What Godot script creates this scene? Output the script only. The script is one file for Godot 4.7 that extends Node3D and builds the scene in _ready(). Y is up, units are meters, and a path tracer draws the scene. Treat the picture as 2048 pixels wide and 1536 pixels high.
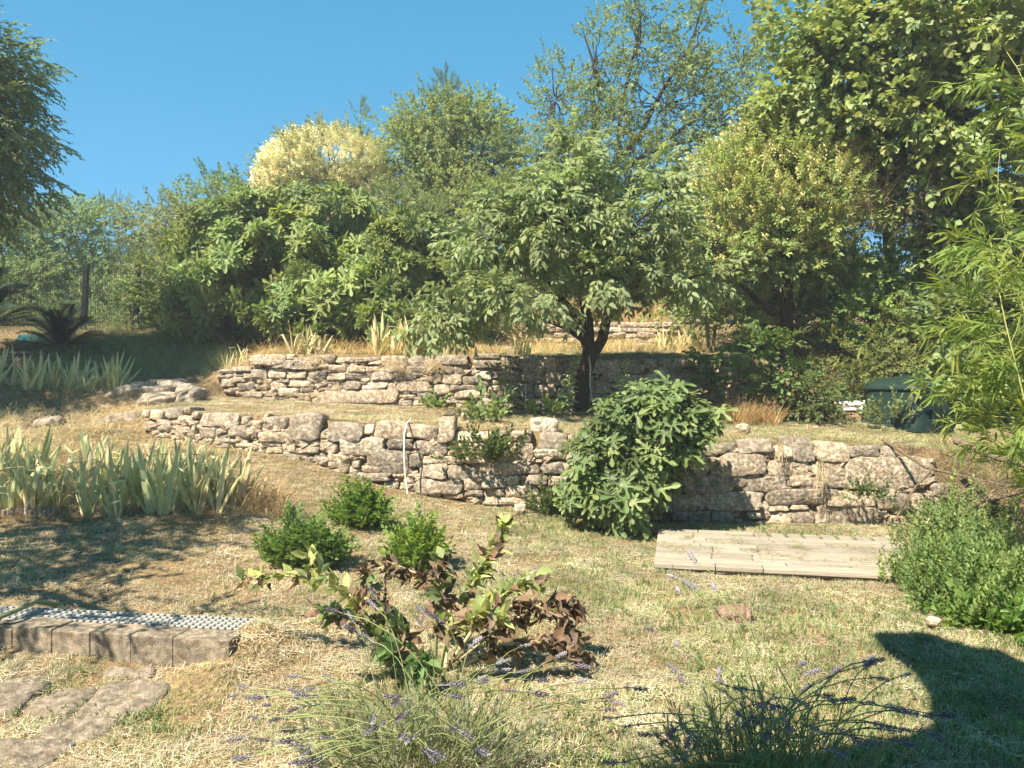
extends Node3D
# A terraced garden slope with dry-stone walls, seen in summer sun.

const F := 1575.0        # focal length in photograph pixels
const EYE := 1.7         # height of the eye over the lawn
var rng := RandomNumberGenerator.new()
var taken := {}
var M := {}              # materials
var S := {}              # shared meshes
var n_bump := FastNoiseLite.new()
var n_patch := FastNoiseLite.new()

# collects triangles (indexed, smooth normals where vertices are shared)
class MB:
	var v := PackedVector3Array()
	var ix := PackedInt32Array()
	var c := PackedColorArray()
	var col := Color.WHITE
	var use_col := false
	func vert(p: Vector3) -> int:
		v.append(p)
		if use_col:
			c.append(col)
		return v.size() - 1
	func tri(a: int, b: int, d: int) -> void:
		ix.append(a); ix.append(b); ix.append(d)
	func quad(a: int, b: int, d: int, e: int) -> void:
		tri(a, b, d); tri(a, d, e)
	func face(a: Vector3, b: Vector3, d: Vector3, e: Vector3) -> void:
		quad(vert(a), vert(b), vert(d), vert(e))
	func box(lo: Vector3, hi: Vector3, xf := Transform3D()) -> void:
		var p := []
		for i in 8:
			p.append(xf * Vector3(hi.x if i & 1 else lo.x, hi.y if i & 2 else lo.y, hi.z if i & 4 else lo.z))
		for f in [[0, 2, 3, 1], [4, 5, 7, 6], [0, 1, 5, 4], [2, 6, 7, 3], [0, 4, 6, 2], [1, 3, 7, 5]]:
			face(p[f[0]], p[f[1]], p[f[2]], p[f[3]])
	func tube(pts: Array, rad: Array, sides := 6) -> void:
		var ring := []
		var ref := Vector3(0.31, 0.2, 0.93)
		for k in pts.size():
			var a: Vector3 = pts[max(k - 1, 0)]
			var b: Vector3 = pts[min(k + 1, pts.size() - 1)]
			var t := (b - a).normalized()
			var s := t.cross(ref)
			if s.length() < 0.05:
				s = t.cross(Vector3(1, 0, 0))
			s = s.normalized()
			var u := s.cross(t)
			var r := []
			for j in sides:
				var an := TAU * j / sides
				r.append(vert(pts[k] + (s * cos(an) + u * sin(an)) * float(rad[k])))
			ring.append(r)
		for k in pts.size() - 1:
			for j in sides:
				var j2 := (j + 1) % sides
				quad(ring[k][j], ring[k][j2], ring[k + 1][j2], ring[k + 1][j])
		for e in [0, pts.size() - 1]:
			var m := vert(pts[e])
			for j in sides:
				var j2 := (j + 1) % sides
				if e == 0:
					tri(m, ring[0][j2], ring[0][j])
				else:
					tri(m, ring[e][j], ring[e][j2])
	# a leaf: from base along dir, bending towards -up, edges lifted by fold
	func leaf(base: Vector3, dir: Vector3, up: Vector3, length: float, width: float, droop := 0.2, fold := 0.2, segs := 2, wave := 0.0) -> void:
		dir = dir.normalized()
		var side := dir.cross(up).normalized()
		var nn := side.cross(dir).normalized()
		var b := vert(base)
		var pl := -1
		var pc := -1
		var pr := -1
		for k in range(1, segs + 1):
			var t := float(k) / (segs + 1)
			var w := width * 0.5 * sin(PI * pow(t, 0.8)) * 1.05
			var cp := base + dir * (length * t) - nn * (length * droop * t * t)
			var lift := nn * (w * fold) 
			var wv := nn * (wave * width * sin(t * 9.0 + length * 40.0))
			var l := vert(cp - side * w + lift + wv)
			var cc := vert(cp)
			var r := vert(cp + side * w + lift - wv)
			if pl < 0:
				tri(b, cc, l); tri(b, r, cc)
			else:
				quad(pl, pc, cc, l); quad(pc, pr, r, cc)
			pl = l; pc = cc; pr = r
		var tip := vert(base + dir * length - nn * (length * droop))
		tri(pl, pc, tip); tri(pc, pr, tip)
	# the smallest leaf: two triangles folded along the midrib
	func leaf2(base: Vector3, dir: Vector3, up: Vector3, length: float, width: float, fold := 0.25, at := 0.45) -> void:
		dir = dir.normalized()
		var side := dir.cross(up).normalized()
		var nn := side.cross(dir).normalized()
		var b := vert(base)
		var t := vert(base + dir * length)
		var l := vert(base + dir * (length * at) - side * (width * 0.5) + nn * (width * fold))
		var r := vert(base + dir * (length * at) + side * (width * 0.5) + nn * (width * fold))
		tri(b, t, l); tri(b, r, t)
	# a narrow blade of grass: two quads and a tip along a bent line
	func blade(base: Vector3, dir: Vector3, bend: Vector3, length: float, width: float, segs := 2, side := Vector3.ZERO) -> void:
		dir = dir.normalized()
		if side == Vector3.ZERO:
			side = dir.cross(bend)
			if side.length() < 0.01:
				side = dir.cross(Vector3(1, 0, 0.3))
		side = side.normalized()
		var a := vert(base - side * width * 0.5)
		var b := vert(base + side * width * 0.5)
		for k in range(1, segs):
			var t := float(k) / segs
			var p := base + dir * (length * t) + bend * (length * t * t)
			var w := width * 0.5 * (1.0 - t * t * 0.6)
			var a2 := vert(p - side * w)
			var b2 := vert(p + side * w)
			quad(a, b, b2, a2)
			a = a2; b = b2
		tri(a, b, vert(base + dir * length + bend * length))
	func mesh(smooth := true) -> ArrayMesh:
		var arr := []
		arr.resize(Mesh.ARRAY_MAX)
		if smooth:
			var n := PackedVector3Array()
			n.resize(v.size())
			for k in range(0, ix.size(), 3):
				var a := ix[k]
				var b := ix[k + 1]
				var d := ix[k + 2]
				var f := (v[d] - v[a]).cross(v[b] - v[a])
				n[a] += f; n[b] += f; n[d] += f
			for k in n.size():
				n[k] = n[k].normalized() if n[k].length_squared() > 1e-20 else Vector3.UP
			arr[Mesh.ARRAY_NORMAL] = n
		arr[Mesh.ARRAY_VERTEX] = v
		arr[Mesh.ARRAY_INDEX] = ix
		if use_col:
			arr[Mesh.ARRAY_COLOR] = c
		var m := ArrayMesh.new()
		m.add_surface_from_arrays(Mesh.PRIMITIVE_TRIANGLES, arr)
		return m

# collects copies for one MultiMesh
class Many:
	var buf := PackedFloat32Array()
	var n := 0
	func add(x: Vector3, y: Vector3, z: Vector3, o: Vector3, c: Color) -> void:
		buf.append_array(PackedFloat32Array([x.x, y.x, z.x, o.x, x.y, y.y, z.y, o.y, x.z, y.z, z.z, o.z, c.r, c.g, c.b, 1.0]))
		n += 1
	func node(mesh: Mesh, mat: Material) -> MultiMeshInstance3D:
		var mm := MultiMesh.new()
		mm.transform_format = MultiMesh.TRANSFORM_3D
		mm.use_colors = true
		mm.mesh = mesh
		mm.instance_count = n
		mm.buffer = buf
		var o := MultiMeshInstance3D.new()
		o.multimesh = mm
		o.material_override = mat
		return o

# ---------------------------------------------------------------- scene helpers
func numbered(called: String) -> String:
	var k: int = taken.get(called, -1) + 1
	taken[called] = k
	return called if k == 0 else "%s_%03d" % [called, k]

func tag(o: Node3D, label: String, category: String, group := "") -> Node3D:
	o.set_meta("label", label)
	o.set_meta("category", category)
	if group:
		o.set_meta("group", group)
	return o

func thing(called: String, label: String, category: String, at: Vector3, group := "") -> Node3D:
	var o := Node3D.new()
	o.name = numbered(called)
	o.position = at
	add_child(o)
	return tag(o, label, category, group)

# a part whose mesh is given in the axes of the thing
func part(parent: Node3D, called: String, mesh: Mesh, mat: Material, xf := Transform3D()) -> MeshInstance3D:
	var o := MeshInstance3D.new()
	o.name = called
	o.mesh = mesh
	o.material_override = mat
	o.transform = xf
	parent.add_child(o, true)
	return o

# a part whose mesh is given in world axes
func wpart(parent: Node3D, called: String, mesh: Mesh, mat: Material, of: Node3D = null) -> MeshInstance3D:
	var o := part(parent, called, mesh, mat)
	o.position = -(of if of else parent).position
	return o

func mpart(parent: Node3D, called: String, many: Many, mesh: Mesh, mat: Material, label := "") -> MultiMeshInstance3D:
	var o := many.node(mesh, mat)
	o.name = called
	o.position = -parent.position
	parent.add_child(o, true)
	o.set_meta("kind", "stuff")
	if label:
		o.set_meta("label", label)
	return o

func struct(called: String, mesh: Mesh, mat: Material) -> MeshInstance3D:
	var o := MeshInstance3D.new()
	o.name = called
	o.mesh = mesh
	o.material_override = mat
	o.set_meta("kind", "structure")
	add_child(o)
	return o

func stuff(called: String, label: String, category: String, many: Many, mesh: Mesh, mat: Material) -> void:
	var o := many.node(mesh, mat)
	o.name = numbered(called)
	tag(o, label, category)
	o.set_meta("kind", "stuff")
	add_child(o)

# a pixel of the photograph at a distance, as a point
func P(px: float, py: float, d: float) -> Vector3:
	return Vector3((px - 1024.0) / F * d, EYE - (py - 768.0) / F * d, -d)

# where the sight line through a pixel meets the ground
func G(px: float, py: float, from_d := 2.5) -> Vector3:
	var d := from_d
	while d < 60.0:
		var p := P(px, py, d)
		if p.y <= H(p.x, d):
			return p
		d += 0.02
	return P(px, py, d)

func on_ground(x: float, d: float, up := 0.0) -> Vector3:
	return Vector3(x, H(x, d) + up, -d)

func R(a: float, b: float) -> float:
	return rng.randf_range(a, b)

func dirv() -> Vector3:
	var z := R(-1, 1)
	var a := R(0, TAU)
	var r := sqrt(1.0 - z * z)
	return Vector3(r * cos(a), z, r * sin(a))

# axes with z along a direction and y as near up as it can be
func aim(dir: Vector3, roll := 0.0) -> Basis:
	dir = dir.normalized()
	var up := Vector3.UP if absf(dir.y) < 0.97 else Vector3(1, 0, 0)
	var x := up.cross(dir).normalized()
	var y := dir.cross(x)
	var b := Basis(x, y, dir)
	return b.rotated(dir, roll) if roll != 0.0 else b

func vary(c: Color, light: float, hue := 0.08) -> Color:
	var k := 1.0 + R(-light, light)
	var h := R(-hue, hue)
	return Color(maxf(c.r * k * (1.0 + h), 0.002), maxf(c.g * k, 0.002), maxf(c.b * k * (1.0 - h), 0.002))

func table(t: Array, x: float) -> float:
	if x <= t[0][0]:
		return t[0][1]
	for k in range(1, t.size()):
		if x <= t[k][0]:
			var u: float = (x - t[k - 1][0]) / (t[k][0] - t[k - 1][0])
			return lerpf(t[k - 1][1], t[k][1], u)
	return t[-1][1]

# ---------------------------------------------------------------- the lie of the land
const D1 := [[-14.0, 12.0], [-4.9, 10.6], [-3.3, 10.0], [-1.8, 9.7], [0.5, 9.5], [5.5, 9.55], [12.0, 9.8]]
const B1 := [[-12.0, 1.25], [-4.9, 1.0], [-4.1, 0.935], [-3.3, 0.86], [-2.5, 0.72], [-1.9, 0.55], [-1.27, 0.38], [-0.6, 0.26], [0.1, 0.17], [0.8, 0.09], [1.7, 0.03], [6.0, -0.02]]
const T1 := [[-12.0, 1.3], [-5.0, 1.3], [-4.1, 1.33], [-3.3, 1.3], [-2.5, 1.24], [-1.9, 1.22], [-1.27, 1.18], [-0.6, 1.12], [0.1, 1.12], [0.8, 1.07], [1.7, 1.03], [2.6, 0.98], [4.1, 0.97], [5.2, 0.9], [7.0, 0.7], [12.0, 0.6]]
const D2 := [[-14.0, 13.6], [-4.8, 12.9], [-1.0, 12.5], [4.0, 12.5], [6.0, 12.9], [12.0, 13.0]]
const B2 := [[-12.0, 1.75], [-4.8, 1.52], [-3.4, 1.40], [-1.0, 1.33], [0.6, 1.27], [3.0, 1.2], [5.2, 1.14], [8.0, 1.15], [12.0, 1.2]]
const T2 := [[-12.0, 1.9], [-5.2, 1.85], [-4.7, 1.97], [-4.1, 2.18], [3.6, 2.13], [5.0, 1.9], [7.0, 1.9], [12.0, 2.0]]

func span(x: float, lo: float, hi: float, soft: float) -> float:
	return maxf(smoothstep(lo, lo - soft, x), smoothstep(hi, hi + soft, x))

# distance and height of the breaks in the slope at x
func keys(x: float) -> Array:
	var d1 := table(D1, x)
	var d2 := table(D2, x)
	var e1 := lerpf(0.03, 0.8, span(x, -4.7, 5.3, 1.0))
	var e2 := lerpf(0.03, 0.8, span(x, -4.6, 3.7, 1.2))
	var e3 := lerpf(0.04, 0.8, span(x, 0.2, 3.2, 1.0))
	var right := smoothstep(5.0, 8.0, x)
	return [[-30.0, 0.0], [4.0, 0.0], [d1 + 0.10 - e1, table(B1, x)], [d1 + 0.10 + e1, table(T1, x)], [d2 + 0.09 - e2, table(B2, x)], [d2 + 0.09 + e2, table(T2, x)],
		[16.5 - e3, lerpf(2.5, 2.7, right)], [16.5 + e3, lerpf(2.95, 3.1, right)], [46.0, 6.0], [140.0, 8.0]]

func H_flat(x: float, d: float) -> float:
	var k := keys(x)
	if d <= k[1][0]:
		return 0.0
	for i in range(2, k.size()):
		if d <= k[i][0]:
			var u: float = (d - k[i - 1][0]) / (k[i][0] - k[i - 1][0])
			if i == 2:
				u = pow(u, 1.15)
			return lerpf(k[i - 1][1], k[i][1], u)
	return k[-1][1]

func bumps(x: float, d: float) -> float:
	return n_bump.get_noise_2d(x * 14.0, d * 14.0) * 0.035 + n_bump.get_noise_2d(x * 60.0 + 90.0, d * 60.0) * 0.012 + 0.20 * exp(-(pow(x + 1.58, 2.0) + pow(d - 4.80, 2.0)) / 0.06)

func H(x: float, d: float) -> float:
	return H_flat(x, d) + bumps(x, d)

func make_ground() -> void:
	var xs := []
	var x := -9.0
	while x <= 9.01:
		xs.append(x)
		x += 0.1
	for k in [9.5, 10.2, 11.2, 13, 16, 20, 28, 40, 60, 90]:
		xs.append(float(k))
		xs.push_front(-float(k))
	var seg := [10, 46, 4, 26, 4, 22, 3, 16, 6]
	var mb := MB.new()
	var rows := []
	for xi in xs:
		var k := keys(xi)
		var col := []
		for i in seg.size():
			for j in seg[i]:
				var u: float = float(j) / seg[i]
				var d := lerpf(k[i][0], k[i + 1][0], u)
				var h := lerpf(k[i][1], k[i + 1][1], pow(u, 1.15) if i == 1 else u)
				col.append(mb.vert(Vector3(xi, h + bumps(xi, d), -d)))
		col.append(mb.vert(Vector3(xi, k[-1][1], -k[-1][0])))
		rows.append(col)
	for a in rows.size() - 1:
		for b in rows[a].size() - 1:
			mb.quad(rows[a][b], rows[a][b + 1], rows[a + 1][b + 1], rows[a + 1][b])
	struct("ground", mb.mesh(true), M.soil)

# ---------------------------------------------------------------- materials
func noise_img(size: int, freq: float, sd: int, kind := FastNoiseLite.TYPE_SIMPLEX_SMOOTH, oct := 4) -> PackedByteArray:
	var n := FastNoiseLite.new()
	n.noise_type = kind
	n.seed = sd
	n.frequency = freq
	n.fractal_octaves = oct
	n.cellular_return_type = FastNoiseLite.RETURN_DISTANCE
	var im := n.get_seamless_image(size, size)
	im.convert(Image.FORMAT_L8)
	return im.get_data()

func tex(data: PackedByteArray, size: int, rgb := true) -> ImageTexture:
	return ImageTexture.create_from_image(Image.create_from_data(size, size, false, Image.FORMAT_RGB8 if rgb else Image.FORMAT_L8, data))

func stone_textures(crust: float) -> Array:
	var s := 512
	var a := noise_img(s, 0.006, 3)
	var b := noise_img(s, 0.03, 5)
	var g := noise_img(s, 0.16, 7, FastNoiseLite.TYPE_SIMPLEX, 2)
	var l := noise_img(s, 0.022, 9, FastNoiseLite.TYPE_SIMPLEX_SMOOTH, 5)
	var l2 := noise_img(s, 0.05, 11, FastNoiseLite.TYPE_SIMPLEX_SMOOTH, 4)
	var dk := noise_img(s, 0.012, 13, FastNoiseLite.TYPE_SIMPLEX_SMOOTH, 5)
	var out := PackedByteArray()
	out.resize(s * s * 3)
	var hgt := PackedByteArray()
	hgt.resize(s * s)
	for k in s * s:
		var m := a[k] / 255.0
		var q := b[k] / 255.0
		var gr := g[k] / 255.0
		var v := 0.66 + 0.22 * (m - 0.5) + 0.46 * (q - 0.5) + 0.30 * (gr - 0.5)
		var c := Vector3(v * 1.02, v * 0.965, v * 0.885)
		var grey := smoothstep(0.55, 0.72, dk[k] / 255.0)            # weathered grey crust
		c = c.lerp(Vector3(0.50, 0.485, 0.46) * (0.75 + 0.5 * gr), grey * 0.75 * crust)
		var li := smoothstep(0.64, 0.70, l[k] / 255.0) * 0.8             # pale lichen
		c = c.lerp(Vector3(0.90, 0.89, 0.86) * (0.85 + 0.25 * gr), li * crust)
		var ls := smoothstep(0.70, 0.76, l2[k] / 255.0) * 0.7           # small pale spots
		c = c.lerp(Vector3(0.88, 0.86, 0.82), ls)
		var oc := smoothstep(0.68, 0.8, 1.0 - l[k] / 255.0) * 0.35      # ochre stain
		c = c.lerp(Vector3(0.66, 0.52, 0.34), oc)
		out[k * 3] = clampi(int(c.x * 255), 0, 255)
		out[k * 3 + 1] = clampi(int(c.y * 255), 0, 255)
		out[k * 3 + 2] = clampi(int(c.z * 255), 0, 255)
		hgt[k] = clampi(int((0.45 * q + 0.35 * m + 0.2 * gr) * 255), 0, 255)
	return [tex(out, s), tex(hgt, s, false)]

func soil_texture() -> ImageTexture:
	var s := 1024
	var a := noise_img(s, 0.004, 21)
	var b := noise_img(s, 0.03, 22)
	var g := noise_img(s, 0.2, 23, FastNoiseLite.TYPE_SIMPLEX, 2)
	var out := PackedByteArray()
	out.resize(s * s * 3)
	for k in s * s:
		var t := clampf(a[k] / 255.0 * 1.4 - 0.2, 0, 1)
		var q := 0.7 + 0.5 * (b[k] / 255.0 - 0.5) + 0.6 * (g[k] / 255.0 - 0.5)
		var c := Vector3(0.55, 0.485, 0.385).lerp(Vector3(0.69, 0.62, 0.49), t) * q
		out[k * 3] = clampi(int(c.x * 255), 0, 255)
		out[k * 3 + 1] = clampi(int(c.y * 255), 0, 255)
		out[k * 3 + 2] = clampi(int(c.z * 255), 0, 255)
	# bits of straw lying about
	var r := RandomNumberGenerator.new()
	r.seed = 77
	for n in 9000:
		var x := r.randf() * s
		var y := r.randf() * s
		var an := r.randf() * TAU
		var w := r.randf_range(0.75, 1.15)
		for st in r.randi_range(8, 26):
			x += cos(an); y += sin(an)
			an += r.randf_range(-0.06, 0.06)
			var k := (posmod(int(y), s) * s + posmod(int(x), s)) * 3
			out[k] = clampi(int(205 * w), 0, 255)
			out[k + 1] = clampi(int(178 * w), 0, 255)
			out[k + 2] = clampi(int(128 * w), 0, 255)
	return tex(out, s)

func wood_texture() -> ImageTexture:
	var s := 512
	var n := FastNoiseLite.new()
	n.seed = 31
	n.frequency = 0.01
	n.fractal_octaves = 5
	var g := noise_img(s, 0.1, 33, FastNoiseLite.TYPE_SIMPLEX, 3)
	var out := PackedByteArray()
	out.resize(s * s * 3)
	for y in s:
		for x in s:
			var q := n.get_noise_2d(x * 0.5, y * 14.0)
			var q2 := n.get_noise_2d(x * 0.35 + 900.0, y * 42.0)
			var v := 0.72 + 0.22 * q + 0.16 * q2 + 0.10 * (g[y * s + x] / 255.0 - 0.5)
			if q2 > 0.33:
				v *= 0.72
			var k := (y * s + x) * 3
			out[k] = clampi(int(v * 255), 0, 255)
			out[k + 1] = clampi(int(v * 246), 0, 255)
			out[k + 2] = clampi(int(v * 232), 0, 255)
	return tex(out, s)

func mat(c: Color, rough := 0.8, spec := 0.4) -> StandardMaterial3D:
	var m := StandardMaterial3D.new()
	m.albedo_color = c.linear_to_srgb()
	m.roughness = rough
	m.metallic_specular = spec
	m.cull_mode = BaseMaterial3D.CULL_DISABLED
	return m

func leafmat(rough := 0.5, through := 0.6, spec := 0.4) -> StandardMaterial3D:
	var m := mat(Color.WHITE, rough, spec)
	m.vertex_color_use_as_albedo = true
	m.backlight_enabled = true
	m.backlight = Color(through, through * 1.02, through * 0.55).linear_to_srgb()
	return m

func tri_mat(t: Texture2D, scale: float, c := Color.WHITE, rough := 0.9, h: Texture2D = null, relief := 1.0, off := Vector3.ZERO) -> StandardMaterial3D:
	var m := mat(c, rough, 0.3)
	m.albedo_texture = t
	m.uv1_triplanar = true
	m.uv1_world_triplanar = true
	m.uv1_scale = Vector3.ONE * scale
	m.uv1_offset = off
	if h:
		m.heightmap_enabled = true
		m.heightmap_texture = h
		m.heightmap_scale = relief
	return m

func make_materials() -> void:
	var st := stone_textures(1.0)
	var plain := stone_textures(0.12)
	S.stone_tex = st[0]
	S.stone_h = st[1]
	M.stone = []
	var tint := [Color(0.82, 0.73, 0.62), Color(0.70, 0.65, 0.58), Color(0.93, 0.84, 0.72), Color(0.60, 0.56, 0.51), Color(0.78, 0.70, 0.60), Color(1.0, 0.95, 0.86), Color(0.54, 0.51, 0.47)]
	for k in tint.size():
		M.stone.append(tri_mat(st[0], 1.05, tint[k], 0.95, st[1], 2.2, Vector3(k * 0.37, k * 0.21, k * 0.53)))
	M.rock = tri_mat(st[0], 0.6, Color(0.62, 0.58, 0.53), 0.95, st[1], 2.5)
	M.concrete = tri_mat(plain[0], 0.9, Color(0.46, 0.43, 0.38), 0.95, st[1], 0.5, Vector3(0.4, 0.1, 0.7))
	M.paving = tri_mat(plain[0], 0.8, Color(0.46, 0.43, 0.385), 0.95, st[1], 1.5)
	M.soil = tri_mat(soil_texture(), 0.55, Color(0.95, 0.89, 0.80), 1.0, st[1], 1.5)
	M.wood_tex = wood_texture()
	M.leaf = leafmat(0.6, 0.95, 0.3)
	M.glossy = leafmat(0.5, 0.9, 0.35)
	M.dry = leafmat(0.9, 0.45, 0.15)
	M.grass = leafmat(0.7, 0.6, 0.25)
	M.bark = tri_mat(st[0], 2.0, Color(0.13, 0.11, 0.095), 0.95, st[1], 2.0)
	M.bark_pale = tri_mat(st[0], 2.5, Color(0.36, 0.31, 0.25), 0.95, st[1], 1.0)
	M.twig = mat(Color(0.20, 0.15, 0.10), 0.9)
	M.stalk_green = mat(Color(0.26, 0.30, 0.12), 0.7)
	M.stalk_dry = mat(Color(0.50, 0.40, 0.24), 0.9)

# ---------------------------------------------------------------- the scene
func _ready() -> void:
	rng.seed = 20240715
	n_bump.seed = 4
	n_bump.frequency = 0.03
	n_patch.seed = 8
	n_patch.frequency = 0.06
	n_patch.fractal_octaves = 4
	# camera
	var cam := Camera3D.new()
	cam.name = "camera"
	cam.fov = rad_to_deg(2.0 * atan(768.0 / F))
	cam.near = 0.05
	cam.far = 400.0
	cam.position = Vector3(0, EYE, 0)
	add_child(cam)
	cam.current = true
	# sky and air
	var sky := ProceduralSkyMaterial.new()
	sky.sky_top_color = Color(0.12, 0.37, 0.49)
	sky.sky_horizon_color = Color(0.265, 0.545, 0.71)
	sky.sky_curve = 0.25
	sky.ground_horizon_color = Color(0.45, 0.44, 0.36)
	sky.ground_bottom_color = Color(0.30, 0.27, 0.20)
	sky.sun_angle_max = 8.0
	var env := Environment.new()
	env.background_mode = Environment.BG_SKY
	env.sky = Sky.new()
	env.sky.sky_material = sky
	env.tonemap_mode = Environment.TONE_MAPPER_LINEAR
	env.tonemap_exposure = 2.65
	env.fog_enabled = true
	env.fog_density = 0.0026
	env.fog_light_color = Color(0.95, 0.97, 1.0)
	env.sdfgi_enabled = true
	env.ssao_enabled = true
	env.ssil_enabled = true
	var we := WorldEnvironment.new()
	we.name = "world_environment"
	we.environment = env
	add_child(we)
	# sun: high, behind the viewer's left shoulder
	var sun := DirectionalLight3D.new()
	sun.name = "sun"
	sun.light_energy = 1.6
	sun.light_color = Color(1.0, 0.95, 0.87)
	sun.light_angular_distance = 0.5
	sun.shadow_enabled = true
	add_child(sun)
	sun.look_at_from_position(Vector3.ZERO, SUN, Vector3.UP)

	make_materials()
	make_leaf_meshes()
	print("materials ", Time.get_ticks_msec())
	make_ground()
	make_walls()
	print("walls ", Time.get_ticks_msec())
	make_trees()
	print("trees ", Time.get_ticks_msec())
	make_objects()
	print("objects ", Time.get_ticks_msec())
	make_plants()
	print("plants ", Time.get_ticks_msec())
	make_grass()
	print("grass ", Time.get_ticks_msec())

# ---------------------------------------------------------------- dry-stone walls
const SUN := Vector3(0.40, -0.79, -0.46)

# stones traced from the photograph, in boxes: [left, top, right, bottom] of a zoom whose corner and scale stand first
const LOWER := [
	[270, 790, 4.551,
		[60, 130, 125, 205], [110, 135, 260, 225], [260, 115, 435, 215], [430, 110, 515, 180], [480, 145, 575, 215], [565, 165, 960, 290], [960, 195, 1035, 275], [1035, 235, 1145, 310], [1150, 170, 1205, 245], [1145, 200, 1385, 320], [1385, 170, 1700, 410],
		[75, 235, 190, 330], [190, 225, 335, 325], [370, 185, 540, 255], [350, 255, 500, 400], [500, 265, 555, 400], [550, 295, 760, 395], [825, 280, 1055, 380], [1050, 310, 1115, 400], [1115, 335, 1450, 430], [1320, 305, 1430, 370], [1200, 312, 1310, 345],
		[230, 330, 345, 395], [590, 400, 760, 455], [810, 385, 1040, 435], [735, 440, 880, 480], [880, 430, 1050, 475], [1050, 415, 1120, 455], [1125, 425, 1335, 475], [1340, 425, 1460, 525], [1455, 425, 1590, 470], [1475, 460, 1680, 530], [1685, 425, 1840, 525],
		[900, 480, 980, 525], [985, 475, 1040, 520], [1125, 470, 1175, 500], [1180, 475, 1340, 530], [1240, 535, 1500, 600], [1500, 550, 1570, 605], [1540, 560, 1630, 650], [1630, 530, 1735, 655], [1750, 540, 1945, 670], [1960, 590, 2048, 665], [1955, 670, 2060, 700],
		[345, 400, 440, 440], [440, 400, 590, 440], [760, 380, 830, 440], [1740, 660, 1930, 710]],
	[650, 800, 4.096,
		[0, 180, 310, 340], [310, 200, 400, 280], [410, 170, 665, 320], [665, 200, 880, 315], [925, 140, 1060, 345], [1430, 255, 1520, 340], [1525, 250, 1690, 345], [1755, 270, 1985, 410],
		[0, 340, 100, 435], [115, 310, 490, 455], [510, 320, 720, 400], [730, 330, 1000, 450], [1060, 350, 1330, 440], [1390, 340, 1705, 525], [1715, 400, 1980, 480],
		[345, 415, 690, 600], [300, 540, 500, 600], [690, 440, 800, 550], [800, 460, 1140, 525], [1140, 420, 1330, 515], [770, 510, 1000, 640], [1005, 530, 1255, 655], [1265, 505, 1660, 615], [1660, 500, 1760, 610], [1770, 510, 1960, 605], [1720, 480, 1780, 515],
		[175, 595, 535, 665], [540, 600, 660, 640], [640, 615, 730, 690], [690, 570, 760, 640], [740, 640, 1135, 770], [1140, 635, 1280, 740], [1280, 620, 1480, 720], [1490, 620, 1590, 705], [1590, 615, 1650, 655], [1665, 610, 1820, 700], [1600, 655, 1670, 700],
		[480, 660, 600, 730], [730, 735, 950, 795], [1145, 740, 1295, 790], [1305, 720, 1470, 795], [1475, 700, 1650, 800], [1655, 700, 1750, 790], [960, 770, 1130, 810], [1300, 800, 1690, 860], [1700, 780, 1800, 860], [1865, 730, 1960, 790], [1790, 800, 1840, 845], [1690, 850, 1970, 920],
		[880, 215, 930, 320], [1060, 260, 1240, 350], [1240, 260, 1430, 340], [1985, 280, 2200, 420], [1980, 420, 2250, 520], [1960, 520, 2150, 620], [2150, 500, 2400, 640], [1830, 620, 2050, 720], [2060, 640, 2400, 750], [1970, 730, 2200, 840], [2200, 760, 2500, 880], [1970, 850, 2300, 950], [2200, 300, 2500, 480], [2400, 480, 2700, 640], [2420, 640, 2700, 760], [2300, 880, 2600, 980], [2520, 760, 2800, 880], [2510, 320, 2720, 480]],
	[1350, 850, 3.413,
		[300, 125, 430, 200], [435, 95, 660, 190], [610, 155, 690, 230], [690, 140, 800, 225], [750, 90, 950, 250], [970, 120, 1185, 250], [1185, 140, 1400, 220], [1400, 145, 1505, 225], [150, 130, 300, 215],
		[220, 215, 300, 315], [300, 195, 615, 345], [620, 240, 930, 350], [690, 230, 780, 250], [1000, 240, 1190, 400], [1130, 235, 1170, 290], [1170, 220, 1760, 445], [60, 215, 220, 325],
		[0, 325, 190, 415], [180, 345, 245, 415], [245, 315, 490, 420], [460, 350, 770, 460], [770, 375, 830, 430], [785, 340, 960, 415], [850, 385, 1240, 435], [940, 250, 1010, 345],
		[60, 415, 385, 475], [190, 455, 590, 585], [590, 520, 650, 585], [635, 440, 1130, 545], [1040, 450, 1390, 555], [1390, 470, 1610, 580], [1590, 470, 1625, 545], [1620, 470, 1810, 590], [-20, 480, 190, 590],
		[90, 585, 250, 655], [250, 585, 405, 665], [-20, 590, 90, 655], [405, 640, 470, 680], [500, 590, 650, 645], [640, 545, 780, 590], [625, 590, 795, 685], [800, 580, 955, 670], [790, 545, 910, 580], [975, 555, 1375, 690], [1375, 580, 1450, 690], [1455, 620, 1600, 690], [1600, 615, 1720, 690], [1720, 600, 1880, 690], [60, 655, 290, 695], [560, 650, 620, 685], [470, 660, 640, 700], [1760, 400, 1880, 480]]]
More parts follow.
